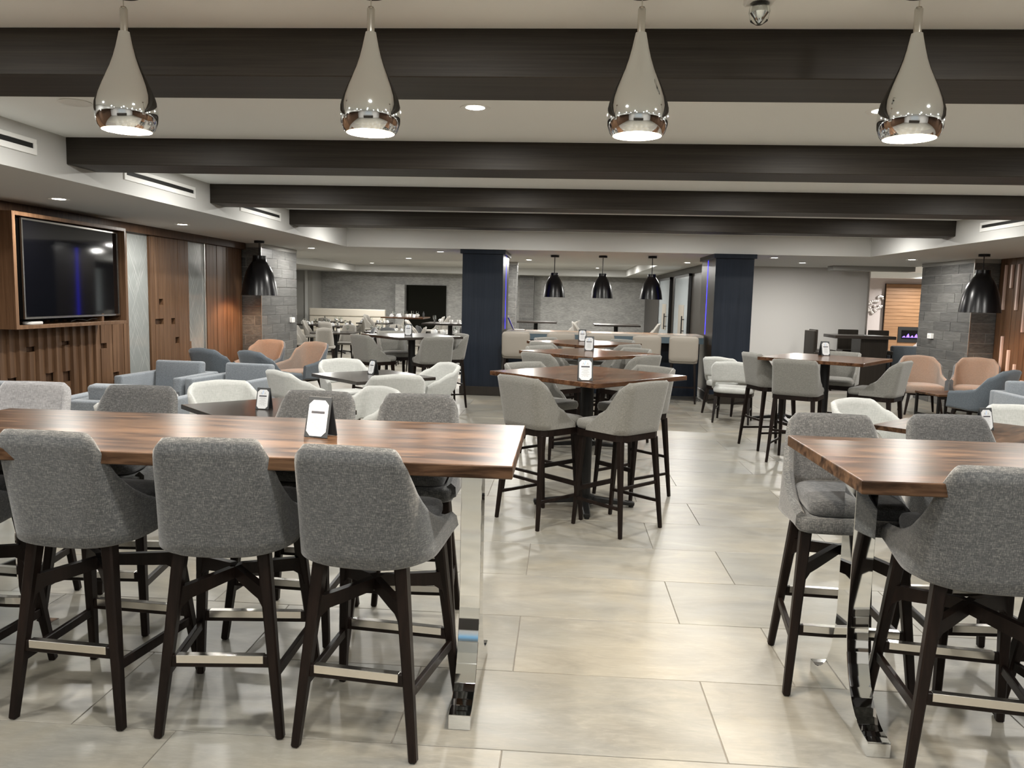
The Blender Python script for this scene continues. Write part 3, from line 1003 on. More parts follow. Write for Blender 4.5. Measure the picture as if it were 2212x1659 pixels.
# ================================================================== FURNITURE PROTOTYPES
# --- grey barrel-back bar stool
def grey_stool(fab='heather_grey', seat='seat_grey'):
    r = thing('bar_stool', '', 'bar stool')
    s = MB()
    shell(s, (0.254, -0.265, 0.235, 0.17), (0.208, -0.325, 0.10, 0.05),
          [(0, 0.690), (0.5, 0.705), (1, 0.725)], [(0, 1.112), (0.24, 1.110), (0.275, 1.106), (0.30, 1.096), (0.322, 1.080), (0.34, 1.058), (0.37, 1.012), (0.41, 0.962), (0.46, 0.918), (0.53, 0.872), (0.63, 0.828), (0.72, 0.800), (0.80, 0.782), (1, 0.766)], 0.042, 44, 9, 0, 1)
    s.obj('backrest', [fab, seat], r, True, angle=70)
    s = MB()
    s.cushion(uoutline(0.235, -0.25, 0.245, 0.16, 0.05), 0.695, 0.765, 0.02)
    s.obj('seat_pan', fab, r, True, angle=60)
    s = MB()
    s.cushion(uoutline(0.195, -0.20, 0.235, 0.13, 0.05), 0.765, 0.835, 0.028, 0.008)
    s.obj('seat_cushion', seat, r, True, angle=60)
    legs = {}
    for sx in (-1, 1):
        for rear, top, ft in ((True, (0.150, -0.185), (0.222, -0.252)), (False, (0.190, 0.150), (0.250, 0.250))):
            p1, p0 = (sx * top[0], top[1], 0.70), (sx * ft[0], ft[1], 0.0)
            legs[(sx, rear)] = (Vector(p0), Vector(p1))
            MB().bar(p0, p1, 0.030, 0.034, 0.046, 0.052, bev=0.006).obj('leg', 'espresso', r)

    def at(sx, rear, z):
        a, b = legs[(sx, rear)]
        return a.lerp(b, z / 0.70)
    for sx in (-1, 1):
        a, b = at(sx, True, 0.53), at(-sx, False, 0.53)
        d = (b - a)
        L = d.length
        ang = math.atan2(d.y, d.x)
        f = 0.01
        poly = [(0, -0.10), (0.014, -0.055), (0.05, -0.028), (0.10, -0.02), (L / 2, 0.012), (L - 0.10, -0.02), (L - 0.05, -0.028), (L - 0.014, -0.055), (L, -0.10),
                (L, 0.035), (L - 0.03, 0.022), (L / 2, 0.055), (0.03, 0.022), (0, 0.035)]
        mb = MB().prism(poly, -0.014 + f * 0, 0.014, 'xz')
        o = mb.obj('cross_brace', 'espresso', r, False, tuple(a), ang)
    for rear, z, sgn in ((True, 0.285, -1), (False, 0.275, 1)):
        a, b = at(-1, rear, z), at(1, rear, z)
        rail = MB().bar(a, b, 0.045, 0.022, side=(0, 0, 1), bev=0.003).obj('foot_rail', 'espresso', r)
        q = MB()
        m_ = (a + b) / 2
        hw = (b - a).length / 2 - 0.035
        q.b(m_.x - hw, m_.x + hw, m_.y - 0.014, m_.y + 0.014, z - 0.006, z + 0.0245, 0.001)
        q.obj('kick_plate', 'brushed_steel', rail)
    for sx in (-1, 1):
        a, b = at(sx, True, 0.235), at(sx, False, 0.235)
        MB().bar(a, b, 0.038, 0.020, side=(0, 0, 1), bev=0.003).obj('side_rail', 'espresso', r)
    return Proto(r)


GS = grey_stool()
G1 = 'grey bar stools at the long tables'
GS.put((-0.672, 2.867), -6.9, 'grey upholstered bar stool seen from behind nearest the chrome leg of the left table', G1)
GS.put((-1.24, 2.92), 5.3, 'grey upholstered bar stool seen from behind, middle of the three before the left table', G1)
GS.put((-1.80, 2.95), -4.4, 'grey upholstered bar stool seen from behind, leftmost full one before the left table', G1)
GS.put((-2.44, 2.93), 3, 'grey bar stool mostly cut off by the left picture edge', G1)
GS.put((1.50, 2.90), -8, 'grey upholstered bar stool seen from behind at the right table', G1)
GS.put((2.06, 2.92), 4, 'grey bar stool cut off by the right picture edge at the right table', G1)
GS.put((-0.725, 3.715), 182, 'grey bar stool across the left table, at its right end', G1)
GS.put((-1.285, 3.71), 176, 'grey bar stool across the left table behind the black menu holder', G1)
GS.put((-2.20, 3.70), 184, 'grey bar stool across the left table, left of the gap in the row', G1)
GS.put((1.245, 3.46), 176, 'grey bar stool across the right table under its left corner', G1)
GS.put((1.86, 3.56), 183, 'grey bar stool across the right table, right one of two', G1)
GP = grey_stool('grey_painted_lit', 'grey_painted_lit')
GP.put((-2.80, 3.72), 183, 'grey bar stool with light and moire painted in, across the left table at the picture edge')


# --- long communal table
def long_table():
    r = thing('communal_table', '', 'table')
    MB().b(-1.22, 1.22, -0.44, 0.44, 1.013, 1.06, 0.004, 2).obj('table_top', 'walnut', r)
    prof = []
    def arc(cx, cz, rx, rz, a0, a1, n=12):
        return [(cx + rx * math.cos(R(lerp(a0, a1, k / n))), cz + rz * math.sin(R(lerp(a0, a1, k / n)))) for k in range(n + 1)]
    left = [(-0.335, 0.0), (-0.335, 0.058), (-0.30, 0.060)] + arc(-0.30, 0.42, 0.24, 0.36, -90, 0)
    prof = left + [(-0.06, 1.0)] + [(0.06, 1.0)] + [(-a, b) for a, b in left[::-1]]
    for sx in (-1, 1):
        leg = MB().prism(prof, -0.042, 0.042, 'yz', bev=0.0015).obj('pedestal_leg', 'chrome', r, loc=(sx * 1.03, 0.06, 0.0))
        leg['label'] = 'polished chrome pedestal leg'
        MB().b(-0.09, 0.09, -0.30, 0.30, 1.0, 1.0125).obj('mounting_plate', 'black_metal', leg)
    return Proto(r)


LT = long_table()
LT.put((-1.38, 3.09), 0, 'long walnut bar table with chrome legs at the lower left', 'long walnut bar tables')
LT.put((2.22, 3.07), 0, 'long walnut bar table with chrome legs at the right edge', 'long walnut bar tables')


# --- A-frame menu holder
def menu_stand(cards=True):
    r = thing('menu_holder', '', 'menu holder')
    ang = R(14)
    H = 0.165
    W = 0.105
    f = link('front_board', MB().b(-W / 2, W / 2, 0, 0.006, 0, H, 0.0015).mesh('front_board', 'leatherette'), r, (0, -0.042, 0.001))
    f.rotation_euler = (-ang, 0, 0)
    b = link('rear_board', MB().b(-W / 2, W / 2, -0.006, 0, 0, H, 0.0015).mesh('rear_board', 'leatherette'), r, (0, 0.042, 0.001))
    b.rotation_euler = (ang, 0, 0)
    cw, c0, c1, k = 0.088, 0.006, 0.150, 0.018
    poly = [(-cw / 2 + k, c0), (cw / 2 - k, c0), (cw / 2, c0 + k), (cw / 2, c1 - k), (cw / 2 - k, c1), (-cw / 2 + k, c1), (-cw / 2, c1 - k), (-cw / 2, c0 + k)]
    for host, sg in ((f, -1), (b, 1)):
        MB().prism(poly, sg * 0.0001, sg * 0.0014, 'xz').obj('card', 'paper', host)
        y0, y1 = sg * 0.0014, sg * 0.0017
        MB().b(-0.030, 0.030, y0, y1, 0.096, 0.106).obj('heading_bar', 'ink', host)
        q = MB()
        for i, (wd, x0) in enumerate(((0.042, 0), (0.058, 0), (0.030, 0.002), (0.048, 0), (0.056, 0), (0.030, 0), (0.060, 0), (0.040, 0), (0.008, -0.022), (0.010, -0.004), (0.014, 0.014))):
            z = 0.088 - 0.007 * min(i, 8)
            q.b(x0 - wd / 2, x0 + wd / 2, y0, y1, z - 0.0013, z + 0.0013)
        q.obj('text_lines', 'ink_pale', host)
        q = MB()
        q.prism([(-0.006, 0.128), (0.004, 0.128), (0.006, 0.142), (-0.003, 0.145)], y0, y1, 'xz')
        q.prism([(-0.013, 0.114), (0.0, 0.114), (0.003, 0.126), (-0.008, 0.126)], y0, y1, 'xz')
        lg = q.obj('logo', 'ink_blue', host)
        q = MB()
        for x0 in (-0.022, 0.008):
            q.prism([(x0, 0.113), (x0 + 0.003, 0.113), (x0 + 0.009, 0.130), (x0 + 0.006, 0.130)], y0, y1, 'xz')
            q.prism([(x0 + 0.012, 0.113), (x0 + 0.015, 0.113), (x0 + 0.009, 0.130), (x0 + 0.006, 0.130)], y0, y1 * 1.02, 'xz')
        q.obj('logo_letters', 'ink_pale', host)
    return Proto(r)


MS = menu_stand()
MG = 'black A-frame menu holders on the tables'
TH = 1.0605
MS.put((-0.965, 3.085, TH), -14, 'black A-frame menu holder with white card on the long left table', MG)
MS.put((0.160, 5.60, TH), 2, 'black menu holder on the nearest square pub table', MG)
MS.put((0.29, 8.90, TH), -8, 'black menu holder on the middle square pub table', MG)
MS.put((0.255, 10.85, TH), 3, 'black menu holder on the farthest square pub table before the bar', MG)
MS.put((2.97, 9.20, TH), 14, 'black menu holder on the square pub table at the right', MG)
MS.put((-2.22, 11.2, TH), 4, 'black menu holder on the dark pub table left of the left navy column', MG)
MS.put((-2.10, 8.62, 0.7505), -38, 'black menu holder turned sideways on the low dark table among white chairs', MG)
MS.put((-2.25, 5.80, 0.7505), -6, 'black menu holder on the low dark table behind the long left table', MG)
MS.put((3.10, 5.95, 0.7505), 16, 'black menu holder on the low table at the right picture edge', MG)
MS.put((-3.95, 7.75, 0.435), 20, 'small black menu holder on the lounge table among the blue armchairs', MG)


# --- square pedestal tables
def pedestal(top_mat, side, h, label, cat='table'):
    r = thing('pedestal_table', label, cat)
    MB().b(-side / 2, side / 2, -side / 2, side / 2, h - 0.035, h, 0.004, 2).obj('table_top', top_mat, r)
    MB().b(-0.22, 0.22, -0.22, 0.22, h - 0.047, h - 0.035).obj('top_plate', 'black_metal', r)
    MB().lathe([(0.05, 0.05), (0.05, h - 0.045)], 24).obj('post', 'black_metal', r, True)
    b = MB()
    for k in range(4):
        a = R(45 + 90 * k)
        c, s = math.cos(a), math.sin(a)
        b.bar((c * 0.02, s * 0.02, 0.062), (c * 0.40, s * 0.40, 0.028), 0.07, 0.05, 0.05, 0.03, side=(-s, c, 0), bev=0.006)
    b.lathe([(0.085, 0.03), (0.085, 0.085), (0.05, 0.10)], 20)
    base = b.obj('cross_base', 'black_metal', r)
    for k in range(4):
        a = R(45 + 90 * k)
        MB().lathe([(0.02, 0), (0.02, 0.018), (0.008, 0.025)], 12, (math.cos(a) * 0.375, math.sin(a) * 0.375, 0), cap0=True).obj('levelling_foot', 'black_metal', base)
    return Proto(r)


PT = pedestal('walnut_red', 1.09, 1.06, '')
PT.put((0.20, 6.17), 47, 'square walnut pub table in the centre nearest the viewer')
PT.put((0.285, 8.65), 45, 'square walnut pub table in the centre, second from the viewer')
PT.put((0.275, 10.62), 45, 'square walnut pub table in the centre, farthest before the bar')
PT.put((2.86, 8.80), 54, 'square walnut pub table at the right before the light grey wall')
PD = pedestal('wenge', 1.06, 1.06, '')
PD.put((-2.18, 11.25), 43, 'square dark pub table left of the left navy column')
DT = pedestal('wenge', 0.98, 0.75, '')
DT.put((-2.07, 8.50), 45, 'low square dark table among four white chairs')
DT.put((-2.25, 5.88), 45, 'low square dark table behind the long left table')
DB = pedestal('walnut', 0.98, 0.75, '')
DB.put((3.02, 6.02), 45, 'low square brown table behind the long right table')
DB.put((3.10, 11.25), 45, 'low square brown table behind the right pub table with two white chairs')


# --- beige pub stool with folded side wings
def pub_stool(fab='beige_weave'):
    r = thing('pub_stool', '', 'bar stool')
    s = MB()
    shell(s, (0.232, -0.225, 0.11, 0.10), (0.222, -0.285, 0.03, 0.05),
          [(0, 0.715), (1, 0.715)], [(0, 1.07), (0.46, 1.065), (0.54, 1.03), (0.80, 0.84), (1, 0.745)], 0.035, 20, 9)
    s.obj('backrest', fab, r, True, angle=60)
    MB().cushion(uoutline(0.222, -0.20, 0.235, 0.09, 0.05), 0.712, 0.785, 0.028, 0.012).obj('seat_cushion', fab, r, True, angle=60)
    a = MB()
    a.prism(uoutline(0.225, -0.215, 0.22, 0.09, 0.04), 0.665, 0.712, 'xy')
    a.obj('seat_frame', 'espresso', r)
    P = {}
    for sx in (-1, 1):
        for top, ft, tg in (((0.185, -0.175), (0.223, -0.235), 'r'), ((0.19, 0.17), (0.205, 0.225), 'f')):
            p0, p1 = Vector((sx * ft[0], ft[1], 0)), Vector((sx * top[0], top[1], 0.668))
            P[(sx, tg)] = (p0, p1)
            MB().bar(p0, p1, 0.024, 0.024, 0.040, 0.040, bev=0.003).obj('leg', 'espresso', r)

    def at(k, z):
        return P[k][0].lerp(P[k][1], z / 0.668)
    MB().bar(at((-1, 'f'), 0.27), at((1, 'f'), 0.27), 0.034, 0.018, side=(0, 0, 1)).obj('foot_rail', 'espresso', r)
    MB().bar(at((-1, 'r'), 0.34), at((1, 'r'), 0.34), 0.022, 0.016, side=(0, 0, 1)).obj('stretcher', 'espresso', r)
    for sx in (-1, 1):
        MB().bar(at((sx, 'r'), 0.20), at((sx, 'f'), 0.20), 0.022, 0.016, side=(0, 0, 1)).obj('stretcher', 'espresso', r)
    return Proto(r)


PS = pub_stool()
G2 = 'beige pub stools around the centre tables'
PS.put((-0.135, 5.745), -45, 'beige pub stool at the near left side of the nearest centre table', G2)
PS.put((0.415, 5.640), 46, 'beige pub stool at the near right side of the nearest centre table', G2)
PS.put((-0.16, 6.62), -135, 'beige pub stool at the far left side of the nearest centre table', G2)
PS.put((0.60, 6.58), 133, 'beige pub stool at the far right side of the nearest centre table', G2)
PS.put((-0.10, 8.22), -45, 'beige pub stool at the near left side of the second centre table', G2)
PS.put((0.68, 8.25), 48, 'beige pub stool at the near right side of the second centre table', G2)
PS.put((-0.10, 9.08), -135, 'beige pub stool at the far left side of the second centre table', G2)
PS.put((0.68, 9.08), 135, 'beige pub stool at the far right side of the second centre table', G2)
PS.put((-0.10, 10.2), -45, 'beige pub stool at the near left side of the farthest centre table', G2)
PS.put((0.66, 10.2), 45, 'beige pub stool at the near right side of the farthest centre table', G2)
PS.put((-0.08, 11.05), -135, 'beige pub stool at the far left side of the farthest centre table', G2)
PS.put((0.66, 11.05), 135, 'beige pub stool at the far right side of the farthest centre table', G2)
PS.put((2.44, 8.30), -28, 'beige pub stool seen from behind at the right pub table', 'beige pub stools at the right pub table')
PS.put((2.36, 9.08), -75, 'beige pub stool at the left corner of the right pub table, mostly hidden', 'beige pub stools at the right pub table')
PS.put((3.28, 8.42), 52, 'beige pub stool facing left at the right pub table', 'beige pub stools at the right pub table')
PS.put((3.20, 9.45), 150, 'beige pub stool facing the viewer across the right pub table', 'beige pub stools at the right pub table')
PS.put((-2.62, 10.82), -40, 'beige pub stool at the near left side of the dark pub table', 'beige pub stools at the dark pub table')
PS.put((-1.80, 10.75), 30, 'beige pub stool at the near right side of the dark pub table', 'beige pub stools at the dark pub table')
PS.put((-2.52, 11.72), -150, 'beige pub stool facing the viewer across the dark pub table', 'beige pub stools at the dark pub table')
PS.put((-1.72, 11.55), 120, 'beige pub stool beside the left navy column at the dark pub table', 'beige pub stools at the dark pub table')


# --- square-back counter stools at the bar
def counter_stool():
    r = thing('counter_stool', '', 'bar stool')
    b = MB()
    o = b.cushion(rrect(0.46, 0.42, 0.06, 5), -0.035, 0.035, 0.03)
    me = b.mesh('backrest', 'beige_leather', True, angle=60)
    bk = link('backrest', me, r, (0, -0.215, 0.875))
    bk.rotation_euler = (R(-84) + math.pi, 0, 0)
    MB().cushion(rrect(0.45, 0.43, 0.06), 0.64, 0.72, 0.03, 0.01).obj('seat_cushion', 'beige_leather', r, True, angle=60)
    P = {}
    for sx in (-1, 1):
        for sy in (-1, 1):
            p0, p1 = Vector((sx * 0.215, sy * 0.21, 0)), Vector((sx * 0.18, sy * 0.17, 0.645))
            P[(sx, sy)] = (p0, p1)
            MB().bar(p0, p1, 0.028, 0.028, 0.04, 0.04, bev=0.003).obj('leg', 'espresso', r)

    def at(k, z):
        return P[k][0].lerp(P[k][1], z / 0.645)
    for a, c, z in (((-1, -1), (1, -1), 0.26), ((-1, 1), (1, 1), 0.22), ((-1, -1), (-1, 1), 0.3), ((1, -1), (1, 1), 0.3)):
        MB().bar(at(a, z), at(c, z), 0.026, 0.018, side=(0, 0, 1)).obj('foot_rail', 'espresso', r)
    return Proto(r)


CS = counter_stool()
for x, y, rz, lab in ((-0.76, 13.02, -3, 'square-backed beige counter stool nearest the left navy column'), (-0.06, 13.05, 4, 'second square-backed beige counter stool from the left navy column'),
                      (0.60, 13.05, -3, 'middle square-backed beige counter stool at the bar'), (1.33, 13.02, 2, 'second square-backed beige counter stool from the right navy column'),
                      (1.95, 12.95, -9, 'square-backed beige counter stool nearest the right navy column')):
    CS.put((x, y), rz, lab, 'counter stools along the bar')


# --- white dining armchair with open lower back
def white_chair():
    r = thing('dining_armchair', '', 'chair')
    s = MB()
    shell(s, (0.285, -0.235, 0.20, 0.17), (0.305, -0.31, 0.14, 0.16),
          [(0, 0.575), (0.40, 0.565), (0.60, 0.455), (1, 0.44)], [(0, 0.835), (0.34, 0.82), (0.58, 0.735), (0.85, 0.65), (1, 0.60)], 0.045, 20, 8)
    s.obj('backrest', 'white_velvet', r, True, angle=70)
    MB().cushion(uoutline(0.265, -0.22, 0.265, 0.14, 0.06), 0.405, 0.485, 0.03, 0.012).obj('seat_cushion', 'white_velvet', r, True, angle=60)
    MB().prism(uoutline(0.255, -0.215, 0.245, 0.13, 0.05), 0.355, 0.405, 'xy').obj('seat_frame', 'espresso', r)
    P = {}
    for sx in (-1, 1):
        for top, ft, tg in (((0.215, -0.17), (0.235, -0.255), 'r'), ((0.215, 0.19), (0.23, 0.225), 'f')):
            p0, p1 = Vector((sx * ft[0], ft[1], 0)), Vector((sx * top[0], top[1], 0.36))
            P[(sx, tg)] = (p0, p1)
            MB().bar(p0, p1, 0.024, 0.026, 0.042, 0.042, bev=0.003).obj('leg', 'espresso', r)
    for sx in (-1, 1):
        MB().bar(P[(sx, 'r')][0].lerp(P[(sx, 'r')][1], 0.5), P[(sx, 'f')][0].lerp(P[(sx, 'f')][1], 0.5), 0.026, 0.016, side=(0, 0, 1)).obj('stretcher', 'espresso', r)
    return Proto(r)


WC = white_chair()
G3 = 'white dining armchairs'
WC.put((-2.70, 7.98), -42, 'white armchair with creased back at the near left side of the low dark table', G3)
WC.put((-1.72, 7.96), 18, 'white armchair seen from behind at the near right side of the low dark table', G3)
WC.put((-2.55, 9.18), -146, 'white armchair facing the viewer at the far left side of the low dark table', G3)
WC.put((-1.55, 9.10), 128, 'white armchair facing left at the far right side of the low dark table', G3)
WC.put((-2.84, 6.52), -140, 'white armchair facing the viewer left of the menu holder behind the long left table', G3)
WC.put((-1.70, 6.42), 138, 'white armchair with its inside showing between two grey stools of the left table', G3)
WC.put((-2.88, 5.28), -45, 'white armchair almost hidden behind the long left table, only an arm tip showing', G3)
WC.put((2.36, 10.98), -18, 'white armchair with open lower back beside the right navy column, nearer one', G3)
wt = WC.put((2.42, 11.78), -40, 'white armchair with small black tag beside the right navy column, farther one', G3)
MB().b(-0.312, -0.308, -0.10, -0.04, 0.62, 0.65).obj('care_tag', 'matte_black', wt)
WC.put((2.60, 6.62), -150, 'white armchair facing the viewer behind the left stool of the right table', G3)
WC.put((3.62, 6.50), 140, 'white armchair at the right picture edge behind the menu holder', G3)


# --- lounge tub chair: shell tan inside, slate outside
def tub_chair():
    r = thing('tub_chair', '', 'lounge chair')
    s = MB()
    shell(s, (0.31, -0.28, 0.27, 0.24), (0.325, -0.40, 0.22, 0.20),
          [(0, 0.34), (0.6, 0.34), (1, 0.36)], [(0, 0.86), (0.25, 0.845), (0.42, 0.76), (0.62, 0.585), (0.8, 0.56), (1, 0.54)], 0.05, 22, 10, 0, 1)
    s.obj('shell', ['slate', 'tan'], r, True, angle=70)
    MB().cushion(uoutline(0.275, -0.24, 0.30, 0.20, 0.08), 0.33, 0.46, 0.035, 0.015).obj('seat_cushion', 'tan', r, True, angle=60)
    for sx in (-1, 1):
        for top, ft in (((0.19, -0.17), (0.25, -0.27)), ((0.20, 0.20), (0.26, 0.28))):
            MB().bar((sx * ft[0], ft[1], 0), (sx * top[0], top[1], 0.345), 0.026, 0.026, 0.045, 0.045, bev=0.004).obj('leg', 'espresso', r)
    MB().b(-0.2, 0.2, -0.18, 0.21, 0.30, 0.338).obj('seat_frame', 'espresso', r)
    return Proto(r)


TC = tub_chair()
TC.put((-4.72, 12.0), 172, 'tan tub chair before the left tiled pillar, left one of two')
TC.put((-3.98, 11.75), 158, 'tan tub chair before the left tiled pillar, right one of two')
TC.put((-4.62, 10.42), -20, 'slate blue back of a tub chair left, nearer the wall')
TC.put((-3.86, 10.22), -30, 'slate blue back of a tub chair left, nearer the white chairs')
TC.put((5.52, 12.48), 168, 'tan tub chair by the right tiled pillar, left one of two')
TC.put((6.25, 12.36), 150, 'tan tub chair by the right tiled pillar, right one of two')
TC.put((5.42, 10.55), 36, 'slate blue tub chair seen from behind at the right')


# --- boxy blue-grey armchair
def box_armchair():
    r = thing('box_armchair', '', 'armchair')
    MB().b(-0.30, 0.30, -0.36, 0.36, 0.14, 0.30, 0.02, 2).obj('base', 'blue_grey', r, True)
    for sx in (-1, 1):
        MB().b(sx * 0.30, sx * 0.40, -0.38, 0.38, 0.14, 0.665, 0.022, 3).obj('arm', 'blue_grey', r, True)
    MB().b(-0.40, 0.40, -0.47, -0.36, 0.14, 0.665, 0.022, 3).obj('back_frame', 'blue_grey', r, True)
    MB().b(-0.30, 0.30, -0.26, 0.37, 0.30, 0.44, 0.035, 3).obj('seat_cushion', 'blue_grey', r, True)
    k = MB()
    k.box((0, -0.295, 0.615), (0.58, 0.13, 0.36), 0.03, Matrix.Rotation(R(6), 3, 'X'), 3)
    k.obj('back_cushion', 'blue_grey', r, True)
    fr_ = MB()
    fr_.b(-0.41, 0.41, -0.47, 0.39, 0.105, 0.14)
    fr_.obj('plinth_frame', 'black_metal', r)
    for sx in (-1, 1):
        for sy in (-1, 1):
            MB().b(sx * 0.38 - 0.018, sx * 0.38 + 0.018, sy * 0.37 - 0.04 - 0.018, sy * 0.37 - 0.04 + 0.018, 0, 0.106).obj('leg', 'black_metal', r)
    return Proto(r)


BA = box_armchair()
BA.put((-4.56, 8.78), 176, 'boxy blue-grey armchair facing the viewer nearest the plank wall')
BA.put((-3.70, 8.70), 172, 'boxy blue-grey armchair facing the viewer, right one before the slate tub chairs')
BA.put((-4.74, 6.92), 2, 'boxy blue-grey armchair seen from behind at the left picture edge')
BA.put((-3.82, 6.92), -3, 'boxy blue-grey armchair seen from behind nearest the low dark table')
BA.put((5.52, 9.32), 178, 'boxy blue-grey armchair at the right picture edge')


# --- low lounge tables
def coffee_table():
    r = thing('coffee_table', '', 'side table')
    MB().b(-0.26, 0.26, -0.26, 0.26, 0.40, 0.43, 0.004).obj('table_top', 'walnut', r)
    for sx in (-1, 1):
        for sy in (-1, 1):
            MB().b(sx * 0.235 - 0.016, sx * 0.235 + 0.016, sy * 0.235 - 0.016, sy * 0.235 + 0.016, 0, 0.40).obj('leg', 'black_metal', r)
    for sx in (-1, 1):
        MB().b(sx * 0.235 - 0.01, sx * 0.235 + 0.01, -0.22, 0.22, 0.10, 0.125).obj('rail', 'black_metal', r)
    MB().b(-0.22, 0.22, -0.245, -0.225, 0.36, 0.40).obj('apron', 'black_metal', r)
    return Proto(r)


CT = coffee_table()
CT.put((5.42, 11.55), 12, 'low square side table with black legs among the right lounge chairs')
CT.put((-4.48, 11.1), 0, 'low square side table between the tan and slate chairs at the left')
CT.put((-4.02, 7.80), 0, 'low square side table between the boxy blue armchairs')


# ================================================================== BACK DINING ROOM
def dining_chair():
    r = thing('dining_chair', '', 'chair')
    s = MB()
    shell(s, (0.20, -0.19, 0.02, 0.12), (0.185, -0.29, -0.10, 0.10), [(0, 0.42), (1, 0.42)], [(0, 0.88), (0.5, 0.86), (0.75, 0.66), (1, 0.46)], 0.025, 10, 6)
    s.obj('backrest', 'taupe_shell', r, True, angle=70)
    MB().cushion(rrect(0.43, 0.43, 0.08), 0.42, 0.475, 0.02).obj('seat', 'taupe_shell', r, True, angle=60)
    for sx in (-1, 1):
        for sy in (-1, 1):
            MB().bar((sx * 0.20, sy * 0.20, 0), (sx * 0.16, sy * 0.16, 0.425), 0.022, 0.022, 0.034, 0.034).obj('leg', 'espresso', r)
    return Proto(r)


DC = dining_chair()
DK = dining_chair()
for ch in DK.root.children:
    if ch.name.startswith(('backrest', 'seat')):
        ch.data = ch.data.copy()
        ch.data.materials[0] = M['seat_grey']


def cup():
    r = MB()
    r.lathe([(0.001, 0.003), (0.028, 0.0), (0.036, 0.02), (0.04, 0.075), (0.037, 0.075), (0.033, 0.02), (0.001, 0.012)], 14)
    r.tube([(0.038, 0, 0.06), (0.06, 0, 0.055), (0.06, 0, 0.028), (0.036, 0, 0.02)], 0.005, 6)
    return r.mesh('coffee_cup', 'ceramic', True)


def glass():
    return MB().lathe([(0.001, 0.002), (0.03, 0.0), (0.03, 0.006), (0.006, 0.012), (0.005, 0.05), (0.03, 0.07), (0.036, 0.11), (0.031, 0.15), (0.029, 0.15), (0.033, 0.11), (0.026, 0.075), (0.001, 0.06)], 14).mesh('water_glass', 'clear_glass', True)


def napkin():
    mb = MB()
    mb.prism([(-0.06, 0), (0.06, 0), (0.045, 0.045), (0.0, 0.075), (-0.045, 0.045)], -0.02, 0.02, 'xz')
    return mb.mesh('folded_napkin', 'paper')


def bottle():
    return MB().lathe([(0.001, 0.0), (0.028, 0.0), (0.028, 0.09), (0.012, 0.12), (0.012, 0.15), (0.001, 0.15)], 12).mesh('sauce_bottle', 'matte_black', True)


CUP, GLS, NAP, BOT = cup(), glass(), napkin(), bottle()
KIND = {'cup': (CUP, 'coffee_cup', 'white coffee cup', 'cup'), 'glass': (GLS, 'water_glass', 'stemmed water glass', 'glass'),
        'napkin': (NAP, 'folded_napkin', 'folded white napkin', 'napkin'), 'bottle': (BOT, 'sauce_bottle', 'small dark bottle', 'bottle')}


def setting(cx, cy_, z, hw, hd, kinds, where, seed, n=1):
    rr_ = random.Random(seed)
    cells = []
    nx = max(2, int(2 * hw / 0.15))
    ny = max(2, int(2 * hd / 0.17))
    for i in range(nx):
        for j in range(ny):
            cells.append((lerp(-hw, hw, (i + 0.5) / nx), lerp(-hd, hd, (j + 0.5) / ny)))
    rr_.shuffle(cells)
    for k, (dx, dy) in zip(kinds, cells):
        me, nm_, lb, ct = KIND[k]
        o = link(nm_, me, None, (cx + dx + rr_.uniform(-0.02, 0.02), cy_ + dy + rr_.uniform(-0.02, 0.02), z + 0.0005), rr_.uniform(0, 6))
        tag(o, lb + ' on ' + where, ct, ct + 's on ' + where)


FT = pedestal('wenge', 0.95, 0.75, '')
FT.put((-5.25, 17.9), 4, 'nearest low dark table in the back dining room')
FT.put((-4.25, 18.9), 0, 'low dark table set with glasses in the middle of the back dining room')
FT.put((-2.75, 18.8), 0, 'low dark table with glasses left of the left navy column')
FT.put((-7.2, 22.2), 0, 'low dark table set near the booth, front one')
FT.put((-6.2, 21.4), 0, 'low dark table set in front of the booth, nearer the middle')
FT.put((-7.3, 24.6), 0, 'low dark table set near the booth, back one')
FT.put((-5.9, 24.4), 0, 'low dark table set by the far wallpaper wall')
S8 = ['cup', 'glass', 'napkin', 'cup', 'glass', 'bottle', 'napkin', 'glass', 'cup', 'napkin', 'cup', 'glass']
setting(-5.25, 17.9, 0.75, 0.3, 0.3, ['cup', 'glass', 'napkin'], 'the nearest back dining table', 1)
setting(-4.25, 18.9, 0.75, 0.42, 0.38, S8, 'the middle back dining table', 2)
setting(-2.75, 18.8, 0.75, 0.42, 0.38, S8, 'the back dining table by the navy column', 3)
setting(-7.2, 22.2, 0.75, 0.42, 0.38, S8, 'the front booth table', 4)
setting(-6.2, 21.4, 0.75, 0.42, 0.38, S8, 'the dining table before the booth', 5)
setting(-7.3, 24.6, 0.75, 0.42, 0.38, S8[:10], 'the rear booth table', 6)
setting(-5.9, 24.4, 0.75, 0.42, 0.38, S8[:10], 'the dining table by the far wall', 7)
HT = pedestal('walnut_red', 1.1, 1.06, '')
HT.put((-4.15, 20.6), 0, 'high reddish table set with cups in the back dining room')
setting(-4.15, 20.6, 1.06, 0.5, 0.45, S8 + ['cup', 'cup', 'napkin', 'glass'], 'the high reddish back table', 8)
HD = pedestal('wenge', 1.05, 1.06, '')
HD.put((-2.42, 16.75), 0, 'high dark table beside the left navy column set with cups')
setting(-2.42, 16.75, 1.06, 0.45, 0.4, ['cup', 'glass', 'cup', 'napkin', 'bottle', 'glass', 'cup'], 'the high dark back table', 9)
HD.put((-0.70, 19.7), 0, 'high dark table beyond the bar, left one')
HD.put((1.22, 18.7), 0, 'high dark table beyond the bar, right one')
